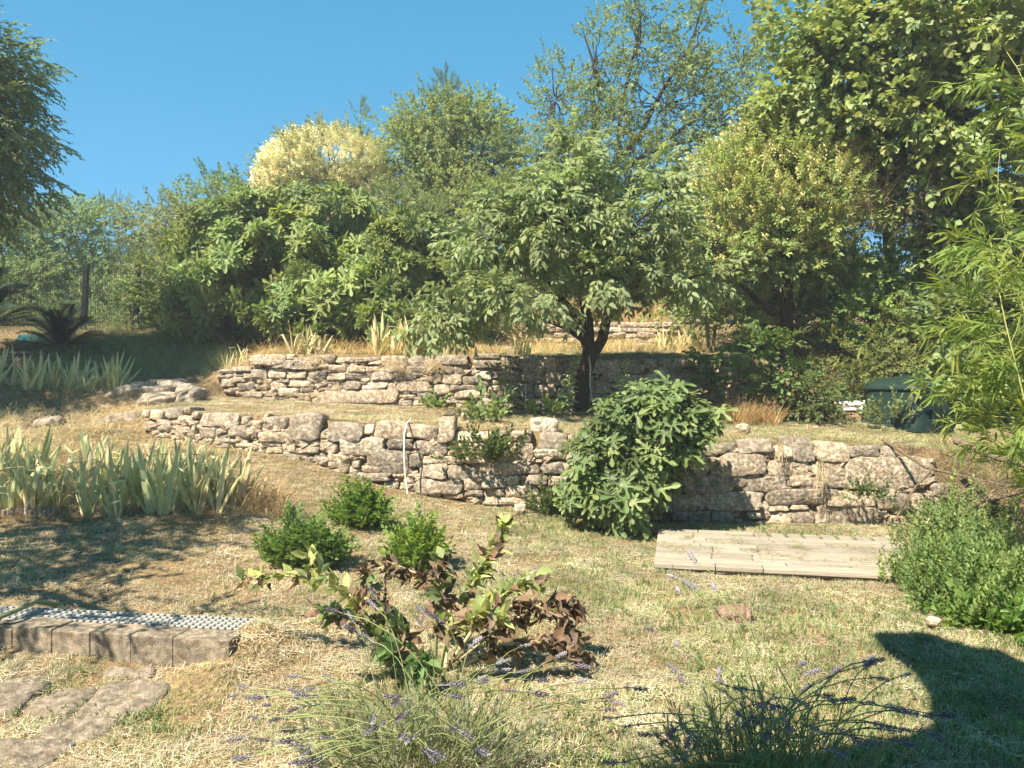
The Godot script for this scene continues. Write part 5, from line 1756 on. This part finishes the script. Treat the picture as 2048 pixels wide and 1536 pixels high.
func make_bamboo() -> void:
	rng.seed = 313
	var culms := [
		[[[2010, 1290, 5.6], [2030, 1080, 5.6], [2025, 960, 5.6], [1990, 790, 5.6], [1950, 620, 5.7], [1925, 470, 5.8]], 0.010, "thin bamboo culm leaning over the bush, with hanging leaves"],
		[[[2150, 1300, 5.9], [2120, 900, 5.9], [2070, 500, 6.0], [2010, 200, 6.1], [1960, 100, 6.2]], 0.013, "tall arching bamboo culm with yellow-green tufts"],
		[[[2200, 1250, 6.6], [2130, 900, 6.6], [2060, 640, 6.6], [1990, 520, 6.6], [1900, 480, 6.6]], 0.011, "bamboo culm bowing towards the big-leaved tree"],
		[[[2150, 1200, 7.4], [2080, 950, 7.4], [2000, 780, 7.4], [1930, 690, 7.4], [1830, 640, 7.4]], 0.010, "slender bamboo culm bending over the compost bin"],
		[[[2200, 1150, 7.8], [2110, 900, 7.8], [2030, 700, 7.8], [1960, 420, 7.8], [1960, 300, 7.8]], 0.012, "upright bamboo culm behind the arching ones"],
		[[[2180, 1150, 7.2], [2090, 990, 7.2], [2000, 880, 7.2], [1900, 800, 7.2], [1840, 770, 7.2]], 0.009, "thin bamboo culm drooping before the compost bin"],
		[[[2230, 1150, 6.2], [2180, 700, 6.2], [2110, 300, 6.3], [2040, 190, 6.3]], 0.012, "leafy bamboo culm at the top of the clump"]]
	var m := mat(Color(0.36, 0.38, 0.12), 0.4)
	for c in culms:
		var w := pts(c[0])
		for k in w.size():
			w[k].x += 0.2
		var base: Vector3 = w[0]
		base.y = H(base.x, -base.z)
		w[0] = base
		var t := thing("bamboo_culm", c[2], "bamboo", base, "bamboo at the garden's edge")
		var mb := MB.new()
		# smooth the line
		var cv := Curve3D.new()
		for k in w.size():
			var a: Vector3 = w[max(k - 1, 0)]
			var b: Vector3 = w[min(k + 1, w.size() - 1)]
			cv.add_point(w[k], (a - b) / 6.0, (b - a) / 6.0)
		var ll := []
		var rr := []
		for k in 25:
			ll.append(cv.sample_baked(cv.get_baked_length() * k / 24.0))
			rr.append(c[1] * (1.0 - 0.75 * k / 24.0))
		mb.tube(ll, rr, 6)
		wpart(t, "culm", mb.mesh(true), m)
		var nodes := MB.new()
		var many := Many.new()
		var n := 34
		for k in n:
			var u := lerpf(0.30, 1.0, (k + R(0, 1)) / n)
			var p: Vector3 = cv.sample_baked(cv.get_baked_length() * u)
			var dir := Vector3(R(-1, 0.7), R(-0.15, 0.75), R(-0.7, 0.9)).normalized()
			var l := R(0.15, 0.55)
			var e := p + dir * l - Vector3(0, 0.15 * l, 0)
			limb(nodes, p, e, 0.003, 0.0015, 0.05, 3)
			for j in 3:
				var q := p.lerp(e, R(0.25, 1.0))
				var b := aim(dir + dirv() * 0.8, R(-0.8, 0.8))
				var s := R(0.7, 1.15)
				many.add(b.x * s, b.y * s, b.z * s, q, vary(Color(0.21, 0.30, 0.07).lerp(Color(0.40, 0.41, 0.10), R(0, 0.7) * R(0, 1)), 0.25, 0.1))
		wpart(t, "side_shoots", nodes.mesh(true), m).set_meta("kind", "stuff")
		mpart(t, "leaves", many, S.bamboo, M.leaf)

func hollyhock(label: String, line: Array, n: int, size: float, bright: Color) -> void:
	rng.seed = hash(label)
	var w := pts(line)
	var t := thing("hollyhock", label, "hollyhock", w[0], "tall mallow stems on the first terrace")
	var mb := MB.new()
	mb.tube(w, [0.012, 0.010, 0.005], 5)
	wpart(t, "stem", mb.mesh(true), M.stalk_green)
	var mats := []
	for k in 3:
		var m := mat(bright * (0.8 + 0.2 * k), 0.6)
		m.backlight_enabled = true
		m.backlight = Color(0.6, 0.65, 0.35)
		mats.append(m)
	var mb2 := MB.new()
	var r := RandomNumberGenerator.new()
	r.seed = 6
	fig_leaf(mb2, Vector3.ZERO, Vector3(0, 0, 1), Vector3.UP, 0.17, 0.3, r)
	var ms := mb2.mesh(true)
	for k in n:
		var u := float(k) / n
		var p: Vector3 = w[0].lerp(w[1], u * 2.0) if u < 0.5 else w[1].lerp(w[2], u * 2.0 - 1.0)
		var a := k * 2.4
		var s := size * lerpf(1.2, 0.3, u) * R(0.8, 1.2)
		var dir := Vector3(cos(a), R(-0.2, 0.5), sin(a))
		part(t, "leaf", ms, mats[rng.randi() % 3], Transform3D(aim(dir, R(-0.4, 0.4)).scaled(Vector3(s, s, s)), p - w[0] + Vector3(dir.x, 0, dir.z) * 0.02))

func hanging_roots(label: String, px: float, py0: float, py1: float, d: float, wide: float, n: int) -> void:
	rng.seed = hash(label)
	var t := thing("dry_root_tuft", label, "dry roots", P(px, py0, d), "dead plants hanging on the stone walls")
	var mb := MB.new()
	for k in n:
		var a := P(px + R(-wide, wide) * 0.4, py0 + R(-4, 8), d + R(-0.05, 0.03))
		var b := P(px + R(-wide, wide), lerpf(py0, py1, R(0.3, 1.0)), d + R(-0.1, 0.02))
		mb.tube([a, a.lerp(b, 0.5) + dirv() * 0.03, b], [0.003, 0.0025, 0.0012], 3)
	wpart(t, "roots", mb.mesh(true), M.stalk_dry)

func make_plants() -> void:
	iris_meshes()
	S.stems = stem_bunch(51)
	S.lav = [lavender_spike(1), lavender_spike(2), lavender_spike(3)]
	S.lav_leaf = spray(16, 0.20, 0.055, 0.007, 0.5, -0.1, 61)
	M.lav0 = mat(Color(0.20, 0.185, 0.22), 0.8)
	M.lav1 = mat(Color(0.27, 0.255, 0.285), 0.8)
	M.lav2 = mat(Color(0.13, 0.115, 0.15), 0.8)
	make_fig_bush()
	make_leggy_plant()
	# mint
	var mg := "leafy mint clumps in the lawn"
	var p := G(722, 1052)
	herb("mint_clump", "round bright green mint clump, nearest the stone wall", "mint", p, Vector3(0.27, 0.42, 0.25), 420, S.mint, M.leaf, Color(0.22, 0.335, 0.075), Vector2(0.8, 1.2), 1.0, mg)
	p = G(610, 1128)
	herb("mint_clump", "wide darker mint clump beside the sprawling leggy plant", "mint", p, Vector3(0.34, 0.36, 0.25), 480, S.mint, M.leaf, Color(0.185, 0.285, 0.08), Vector2(0.8, 1.2), 1.0, mg)
	p = G(838, 1138)
	herb("mint_clump", "yellow-green loose mint clump directly behind the leggy plant", "mint", p, Vector3(0.24, 0.40, 0.22), 380, S.mint, M.leaf, Color(0.27, 0.375, 0.085), Vector2(0.8, 1.25), 1.2, mg)
	# bushy herb at the right edge
	p = G(2000, 1255)
	herb("catmint_bush", "large leafy grey-green herb bush under the bamboo", "herb bush", p + Vector3(0.12, 0, -0.3), Vector3(0.64, 0.48, 0.55), 2200, S.sage, M.leaf, Color(0.26, 0.36, 0.13), Vector2(0.42, 0.85), 1.8)
	# iris bed
	var mix := [0, 1, 1, 2, 3, 3, 4]
	var bed := [[30, 1028, 0.85, "broken-leaved iris with bent tips above the log edging", 0.35], [120, 1022, 0.9, "iris with papery brown leaves in the bed's middle", 0.4], [215, 1030, 1.0, "big pale grey-green iris fan at the front of the bed", 0.05], [300, 1010, 0.85, "iris among brown stems beside the pale fan", 0.25], [360, 1020, 1.05, "tall upright iris with dark blue-green leaves", 0.1], [430, 1015, 1.0, "tall iris with a yellow arched leaf at the bed's end", 0.1], [80, 960, 0.8, "iris at the back of the bed, above the broken one", 0.3], [190, 955, 0.8, "dull iris at the back of the bed behind the pale fan", 0.3], [290, 950, 0.75, "yellowed iris at the back of the bed by the wall", 0.35], [-20, 990, 0.9, "iris at the bed's outer end by the log edging", 0.3], [395, 965, 0.8, "iris behind the tall dark one", 0.2], [70, 1005, 0.8, "half-dead iris between the broken one and the papery one", 0.5], [165, 995, 0.85, "iris with yellow curling leaves just behind the pale fan", 0.35], [255, 985, 0.8, "iris with dried tips in the thick of the bed", 0.4], [340, 985, 0.8, "leaning iris between the brown stems and the tall one", 0.3], [465, 1005, 0.7, "low collapsed iris at the very end of the bed", 0.55], [20, 940, 0.7, "small iris on the slope at the back of the bed", 0.3]]
	for q in bed:
		iris_clump("iris_plant", q[3], "irises in the long bed", G(q[0], q[1]), Vector2(0.22, 0.17), 8, Vector2(q[2] * 0.8, q[2] * 1.15), mix, Vector2(0.1, 0), q[4])
	var pale := [3, 3, 3, 1, 4]
	var yel := [3, 3, 4, 1]
	for q in [[110, 790, Vector2(0.36, 0.22), 17, 0.72, "pale yellow-green iris clump on the slope above the rock slab", pale], [200, 785, Vector2(0.42, 0.25), 19, 0.72, "iris clump leaning over the tilted rock slab", pale], [5, 780, Vector2(0.2, 0.2), 5, 0.8, "small iris clump below the low grey wall", pale]]:
		iris_clump("iris_clump", q[5], "", on_ground(P(q[0], q[1], 12.6).x, 12.6), q[2], q[3], Vector2(q[4] * 0.95, q[4] * 1.3), q[6], Vector2(0.45, 0), 0.12)
	for q in [[620, 712, Vector2(0.3, 0.1), 9, 0.8, "iris clump with dead leaves trailing over the upper wall", [3, 4, 4, 5], 13.0], [790, 715, Vector2(0.30, 0.12), 18, 1.0, "yellow iris clump on the upper wall over the long flat stone", [3, 4, 4], 12.9], [865, 712, Vector2(0.25, 0.12), 16, 0.95, "yellow iris clump on the upper wall under the fruit tree leaves", [3, 4, 4], 12.9], [475, 715, Vector2(0.2, 0.1), 5, 0.55, "shaggy iris clump at the upper wall's stepped end", [3, 4, 3], 13.0], [1045, 708, Vector2(0.12, 0.08), 4, 0.6, "small yellow iris clump on the wall before the fork", yel, 12.9], [1330, 690, Vector2(0.3, 0.2), 6, 0.7, "iris clump in the dry grass above the shaded wall", [3, 4, 1], 14.6], [1390, 680, Vector2(0.3, 0.2), 7, 0.75, "iris clump beside the twin-stemmed young tree", [1, 3, 4], 14.9]]:
		iris_clump("iris_clump", q[5], "", on_ground(P(q[0], q[1], q[7]).x, q[7]), q[2], q[3], Vector2(q[4] * 0.8, q[4] * 1.1), q[6], Vector2(0.2, 0), 0.22)
	# dry grasses and weeds
	dry_stems("dry_weeds", "thin straw-brown weeds at the end of the iris bed", [470, 570], Vector2(7.6, 8.3), 70, Vector2(0.25, 0.5), Color(0.46, 0.33, 0.19))
	dry_stems("dry_stalks", "tall dead flower stalks standing among the irises", [0, 470], Vector2(7.4, 8.6), 90, Vector2(0.35, 0.75), Color(0.50, 0.40, 0.24))
	dry_stems("iris_litter", "dead brown leaf litter at the feet of the bed irises", [-20, 480], Vector2(7.2, 8.4), 260, Vector2(0.1, 0.24), Color(0.42, 0.30, 0.18), 1.6)
	dry_stems("dry_grass_clump", "golden dry grass clump beside the heart-leaved sapling", [1455, 1555], Vector2(11.2, 11.8), 110, Vector2(0.3, 0.55), Color(0.52, 0.36, 0.18), 0.4)
	dry_stems("slope_grass", "tall golden dry grass on the slope beyond the trunk", [1040, 1420], Vector2(13.2, 16.2), 330, Vector2(0.2, 0.45), Color(0.58, 0.45, 0.22))
	dry_stems("bank_grass", "tall bleached grass above the last short wall", [1080, 1330], Vector2(16.7, 18.5), 260, Vector2(0.5, 1.0), Color(0.56, 0.40, 0.20))
	dry_stems("wall_top_grass", "dry grass fringe along the top of the upper wall", [500, 1000], Vector2(12.75, 13.4), 260, Vector2(0.15, 0.4), Color(0.56, 0.42, 0.20))
	dry_stems("shaded_grass", "long grey-green grass in the shade below the fence", [60, 470], Vector2(13.3, 16.8), 900, Vector2(0.25, 0.55), Color(0.30, 0.34, 0.17))
	dry_stems("bank_weeds", "mixed dry weeds on the bank over the compost bin", [1600, 1880], Vector2(12.6, 14.2), 220, Vector2(0.35, 0.8), Color(0.33, 0.28, 0.12))
	# terrace plants
	hollyhock("mallow stem with big lower leaves beside the wire support", [[1005, 830, 11.6], [1008, 770, 11.7], [1012, 705, 11.8]], 44, 1.1, Color(0.20, 0.27, 0.11))
	hollyhock("silvery mallow spire leaning on the dark tree trunk", [[1128, 815, 11.7], [1140, 755, 11.75], [1165, 690, 11.8]], 80, 0.85, Color(0.36, 0.44, 0.24))
	hollyhock("silvery mallow spire rising behind the fig bush", [[1240, 830, 11.2], [1246, 775, 11.3], [1253, 715, 11.4]], 80, 0.85, Color(0.32, 0.41, 0.21))
	herb("mallow_plant", "low mallow plant with rounded leaves at the wall's brink", "mallow", on_ground(P(975, 850, 10.4).x, 10.4), Vector3(0.28, 0.32, 0.2), 26, S.heart, M.leaf, Color(0.25, 0.33, 0.14), Vector2(0.45, 0.75))
	herb("mallow_plant", "low mallow plant with yellowed leaves at the trunk's foot", "mallow", on_ground(P(1085, 820, 11.6).x, 11.6), Vector3(0.4, 0.2, 0.2), 24, S.heart, M.leaf, Color(0.36, 0.42, 0.16), Vector2(0.4, 0.65))
	herb("ground_creeper", "small creeper under the long flat stone of the upper wall", "creeper", on_ground(P(870, 812, 12.2).x, 12.2), Vector3(0.35, 0.12, 0.12), 16, S.heart, M.leaf, Color(0.24, 0.32, 0.13), Vector2(0.35, 0.6))
	herb("wall_creeper", "green creeper hanging over the lower wall's brink", "creeper", P(960, 900, 9.42) - Vector3(0, 0.12, 0), Vector3(0.42, 0.32, 0.1), 70, S.small, M.leaf, Color(0.15, 0.20, 0.07), Vector2(0.5, 0.9))
	herb("wall_creeper", "green weed growing from the wall's foot beside the fig bush", "creeper", P(1095, 1000, 9.35) - Vector3(0, 0.2, 0), Vector3(0.2, 0.4, 0.1), 60, S.small, M.leaf, Color(0.14, 0.19, 0.07), Vector2(0.5, 0.9))
	herb("wall_creeper", "thin ivy strand in the joints under the huge block", "creeper", P(1740, 985, 9.3) - Vector3(0, 0.1, 0), Vector3(0.22, 0.2, 0.05), 26, S.small, M.leaf, Color(0.12, 0.19, 0.06), Vector2(0.4, 0.7))
	# sapling and brambles on the right
	tree("sapling", "heart-leaved sapling growing at the upper wall's end", "", on_ground(P(1560, 840, 12.0).x, 12.0), [[1540, 720, 12.0, 60, 45, 0.4], [1575, 775, 11.9, 50, 40, 0.35], [1500, 700, 12.0, 35, 35, 0.3]], 0.025, S.heart, M.leaf, {"col": Color(0.17, 0.25, 0.085), "clumps": 14.0, "per": 4, "clump_r": 0.2, "size": Vector2(0.55, 0.85)})
	tree("bramble_bush", "bramble bush with pale leaves beside the white bench frame", "", on_ground(P(1660, 845, 11.8).x, 11.8), [[1630, 800, 11.8, 45, 40, 0.35], [1700, 762, 12.6, 50, 20, 0.25], [1595, 800, 12.0, 40, 40, 0.3]], 0.015, S.small, M.leaf, {"category": "shrub", "col": Color(0.18, 0.23, 0.09), "clumps": 22.0, "per": 7, "clump_r": 0.2, "size": Vector2(0.7, 1.0)})
	tree("bramble_bush", "small fresh green shoot springing from the shaded wall", "", P(1415, 790, 12.3), [[1412, 745, 12.3, 25, 28, 0.15], [1425, 770, 12.3, 20, 20, 0.15]], 0.01, S.heart, M.leaf, {"category": "shrub", "col": Color(0.16, 0.24, 0.08), "clumps": 26.0, "per": 4, "clump_r": 0.12, "size": Vector2(0.5, 0.7)})
	p = G(1960, 1200)
	for k in 3:
		herb("catmint_plant", ["taller flowering stems rising out of the herb bush", "leafy stems at the herb bush's edge by the decking", "heart-leaved bindweed sprawling at the herb bush's foot"][k], "herb", [p + Vector3(0.1, 0.15, -0.5), p + Vector3(-0.25, 0.0, -0.2), G(2020, 1262)][k], [Vector3(0.6, 0.6, 0.4), Vector3(0.34, 0.38, 0.35), Vector3(0.5, 0.22, 0.3)][k], [600, 600, 150][k], [S.sage, S.sage, S.heart][k], M.leaf, [Color(0.30, 0.38, 0.15), Color(0.28, 0.37, 0.14), Color(0.22, 0.34, 0.09)][k], [Vector2(0.4, 0.8), Vector2(0.4, 0.75), Vector2(0.35, 0.55)][k], [3.0, 2.5, 0.8][k])
	dry_stems("heap_grass", "dry grass and weeds around the heap of dead branches", [1880, 2080], Vector2(8.6, 10.6), 420, Vector2(0.12, 0.4), Color(0.42, 0.36, 0.19), 0.7)
	herb("heap_weeds", "green weeds growing among the dead branches", "weeds", on_ground(P(1930, 1000, 9.1).x, 9.1), Vector3(0.6, 0.35, 0.5), 240, S.small, M.leaf, Color(0.17, 0.22, 0.09), Vector2(0.5, 0.9))
	herb("bin_creeper", "creeper with small pale leaves across the compost bin's front", "creeper", P(1775, 842, 11.1), Vector3(0.42, 0.34, 0.12), 46, S.small, M.leaf, Color(0.25, 0.30, 0.14), Vector2(0.45, 0.8))
	herb("bin_creeper", "heart-leaved shoot hanging before the compost bin's lid", "creeper", P(1850, 800, 11.0), Vector3(0.3, 0.3, 0.12), 12, S.heart, M.leaf, Color(0.24, 0.34, 0.12), Vector2(0.45, 0.7))
	make_bamboo()
	dry_stems("bank_dry_grass", "shaggy pale dry grass on the slope below the irises", [-40, 300], Vector2(9.2, 13.0), 420, Vector2(0.1, 0.28), Color(0.60, 0.50, 0.32), 0.6)
	dry_stems("brink_grass", "straw fringe hanging along the lower wall's brink", [300, 1800], Vector2(9.75, 10.3), 420, Vector2(0.06, 0.16), Color(0.62, 0.53, 0.33), 0.8)
	# roots on the walls
	hanging_roots("dead brown leaves hanging below the golden irises", 790, 722, 752, 12.5, 40, 70)
	hanging_roots("dead brown leaves hanging below the drooping fruit tree branch", 868, 722, 755, 12.5, 36, 70)
	hanging_roots("dead leaves hanging under the trailing iris clump", 632, 712, 740, 12.6, 36, 50)
	hanging_roots("bleached root tuft hanging over the lower wall's top", 1562, 885, 950, 9.45, 16, 26)
	hanging_roots("tangled orange-brown dead plant stuck to the lower wall", 1640, 925, 1010, 9.4, 15, 34)
	hanging_roots("small dead tuft below the huge block", 1692, 980, 1010, 9.42, 12, 14)
	hanging_roots("dead brown roots trailing down the upper wall's middle", 672, 765, 800, 12.45, 12, 24)
	hanging_roots("thin dead strands on the upper wall below its stepped end", 530, 750, 790, 12.65, 14, 20)
	# lavender in front
	lavender("lavender bush with arching spikes in front of the leggy plant", Vector3(-0.38, 0.0, -3.35), 78, [[480, 1388, 3.3], [530, 1395, 3.3], [600, 1385, 3.35], [620, 1390, 3.2], [545, 1410, 3.2], [600, 1415, 3.2], [520, 1435, 3.1], [560, 1438, 3.1], [490, 1475, 3.0], [540, 1480, 3.0], [590, 1480, 3.0], [620, 1500, 2.95], [600, 1520, 2.9], [680, 1225, 3.6], [705, 1240, 3.6], [880, 1240, 3.5], [895, 1370, 3.1], [900, 1390, 3.1], [945, 1290, 3.5], [990, 1330, 3.5], [1005, 1325, 3.5], [960, 1365, 3.3], [1010, 1380, 3.3], [1065, 1385, 3.3], [1105, 1335, 3.6], [1150, 1330, 3.6], [1150, 1365, 3.5], [1205, 1420, 3.3], [740, 1280, 3.5], [850, 1230, 3.6], [800, 1400, 3.1], [760, 1450, 3.0], [830, 1470, 3.0], [900, 1450, 3.0], [950, 1500, 2.9], [860, 1500, 2.9]], 260, Vector3(0.46, 0.26, 0.34))
	lavender("lavender bush beside the porch shadow with few scattered spikes", Vector3(1.02, 0.0, -3.2), 64, [[1430, 1180, 3.7], [1350, 1155, 3.9], [1385, 1180, 3.9], [1270, 1450, 3.0], [1240, 1525, 2.85], [1380, 1475, 2.9], [1490, 1445, 2.9], [1520, 1445, 2.9], [1570, 1440, 2.9], [1590, 1400, 3.1], [1650, 1395, 3.2], [1675, 1402, 3.1], [1740, 1445, 3.0], [1770, 1460, 3.0], [1840, 1430, 3.1], [1850, 1465, 3.0], [1735, 1320, 3.5], [1750, 1355, 3.4], [1660, 1350, 3.5], [1600, 1330, 3.6], [1450, 1370, 3.4], [1500, 1380, 3.3], [1360, 1345, 3.5], [1310, 1260, 3.8], [1660, 1500, 2.8]], 190, Vector3(0.5, 0.26, 0.3))
	# log-roll edging of the iris bed
	var le := thing("log_edging", "short log-roll edging in front of the iris bed", "edging", G(60, 1032))
	for k in 14:
		var q := G(-10 + k * 9.0, 1034)
		var mb := MB.new()
		var hh := 0.085 + 0.02 * sin(k * 2.1)
		mb.tube([Vector3(0, -0.05, 0), Vector3(0, hh * 0.8, 0), Vector3(0, hh, 0)], [0.021, 0.021, 0.017], 8)
		part(le, "log", mb.mesh(true), M.boards[k % 4], Transform3D(Basis(), q - le.position))

# ---------------------------------------------------------------- grass
func tuft(n: int, h: float, w: float, spread: float, flat: float, sd: int) -> ArrayMesh:
	var r := RandomNumberGenerator.new()
	r.seed = sd
	var mb := MB.new()
	for k in n:
		var a := r.randf() * TAU
		var at := Vector3(cos(a), 0, sin(a)) * spread * sqrt(r.randf())
		var lean := r.randf_range(0.1, 1.0) * flat
		var b := r.randf() * TAU
		var d := Vector3(cos(b) * lean, 1.0, sin(b) * lean)
		var l := h * r.randf_range(0.5, 1.3)
		mb.blade(at - Vector3(0, 0.004, 0), d, Vector3(cos(b), -0.5, sin(b)) * r.randf_range(0.1, 0.5), l, w * r.randf_range(0.7, 1.3), 2)
	return mb.mesh(true)

func straws(n: int, l: float, w: float, spread: float, sd: int) -> ArrayMesh:
	var r := RandomNumberGenerator.new()
	r.seed = sd
	var mb := MB.new()
	for k in n:
		var a := r.randf() * TAU
		var at := Vector3(cos(a), 0, sin(a)) * spread * sqrt(r.randf()) + Vector3(0, r.randf_range(0.002, 0.022), 0)
		var b := r.randf() * TAU
		mb.blade(at, Vector3(cos(b), r.randf_range(-0.08, 0.22), sin(b)), Vector3(r.randf_range(-0.2, 0.2), -0.05, r.randf_range(-0.2, 0.2)), l * r.randf_range(0.4, 1.4), w, 2, Vector3(-sin(b), r.randf_range(-0.4, 0.4), cos(b)))
	return mb.mesh(true)

func is_clear(x: float, d: float) -> bool:       # where no grass grows
	for q in bare:
		var v := Vector2(x - q[0], d - q[1]).rotated(q[4])
		if absf(v.x) < q[2] and absf(v.y) < q[3]:
			return false
	return true

var bare := []

func greenness(x: float, d: float) -> float:
	var g := 0.40 + n_patch.get_noise_2d(x * 9.0, d * 9.0) * 0.9 + n_patch.get_noise_2d(x * 40.0, d * 40.0) * 0.35
	g += 0.42 * smoothstep(-0.6, 0.9, x) - 0.22 * smoothstep(-1.0, -2.5, x)
	if d > table(D1, x):
		g -= 0.32
		g += 0.35 * smoothstep(3.0, 5.0, x)
	return g

func make_grass() -> void:
	rng.seed = 99
	var g1 := Many.new()
	var g2 := Many.new()
	var g3 := Many.new()
	var t1 := Many.new()
	var t2 := Many.new()
	var dd := 2.6
	while dd < 17.0:
		var step := 0.25
		var half := dd * 0.72 + 0.8
		var dens := 620.0 if dd < 5.0 else (470.0 if dd < 8.0 else (330.0 if dd < 13.0 else 200.0))
		var n := int(dens * half * 2.0 * step)
		for k in n:
			var x := R(-half, half)
			var d := dd + R(0, step)
			var on_t := d > table(D1, x) + 0.1
			if d > table(D2, x) - 0.05 and x > -5.0 and d < table(D2, x) + 0.2:
				continue
			if not on_t and d > table(D1, x) - 0.03:
				continue
			if not is_clear(x, d):
				continue
			var p := on_ground(x, d)
			var a := R(0, TAU)
			var s := R(0.65, 1.35)
			var bx := Vector3(cos(a), 0, sin(a)) * s
			var bz := Vector3(-sin(a), 0, cos(a)) * s
			var gr := greenness(x, d)
			var tone := 1.0 + n_patch.get_noise_2d(x * 22.0 + 300.0, d * 22.0) * 0.5
			if R(0, 1) < clampf(gr, 0.06, 0.97):
				var hh := s * R(0.7, 1.2)
				var gcol := Color(0.25, 0.30, 0.135).lerp(Color(0.42, 0.43, 0.23), R(0, 0.8)) * tone
				(t1 if on_t else g1).add(bx, Vector3(0, hh, 0), bz, p, vary(gcol, 0.25, 0.1))
			var scol := Color(0.62, 0.55, 0.41).lerp(Color(0.47, 0.40, 0.285), R(0, 1)) * tone
			var worn := n_patch.get_noise_2d(x * 16.0 - 200.0, d * 16.0)
			if worn < -0.22 and R(0, 1) < (-worn - 0.22) * 5.0:
				continue                       # worn places where the soil shows
			if gr > 0.5 and R(0, 1) < (gr - 0.5) * 1.1:
				continue
			if R(0, 1) < 0.55:
				(t2 if on_t else g2).add(bx, Vector3(0, s * R(0.6, 1.3), 0), bz, p, vary(scol, 0.2, 0.05))
			else:
				g3.add(bx, Vector3(0, s, 0), bz, p, vary(scol * 1.08, 0.2, 0.05))
		dd += step
	var wd := Many.new()
	for k in 9000:
		var d := R(2.8, 9.4)
		var x := R(-d * 0.7, d * 0.7)
		if greenness(x, d) < 0.62 or d > table(D1, x) - 0.05 or not is_clear(x, d):
			continue
		var b := aim(Vector3(R(-0.6, 0.6), 1, R(-0.6, 0.6)), R(0, TAU))
		var s := R(0.2, 0.45)
		wd.add(b.x * s, b.y * s, b.z * s, on_ground(x, d, -0.01), vary(Color(0.25, 0.32, 0.13), 0.3, 0.12))
	stuff("lawn_weeds", "small green clover-like weeds scattered through the lawn", "weeds", wd, S.mint, M.leaf)
	var m1 := tuft(18, 0.040, 0.0033, 0.06, 0.9, 41)
	var m2 := tuft(17, 0.034, 0.0027, 0.06, 1.5, 42)
	var m3 := straws(12, 0.075, 0.0027, 0.08, 43)
	stuff("green_grass", "short green grass coming through on the lawn", "grass", g1, m1, M.grass)
	stuff("dry_grass", "short parched straw-coloured grass over the lawn", "grass", g2, m2, M.dry)
	stuff("loose_straw", "loose mown straw lying on lawn and terraces", "straw", g3, m3, M.dry)
	stuff("terrace_green_grass", "sparse green grass on the terraces between the walls", "grass", t1, m1, M.grass)
	stuff("terrace_dry_grass", "yellow dry grass on the terraces between the walls", "grass", t2, m2, M.dry)
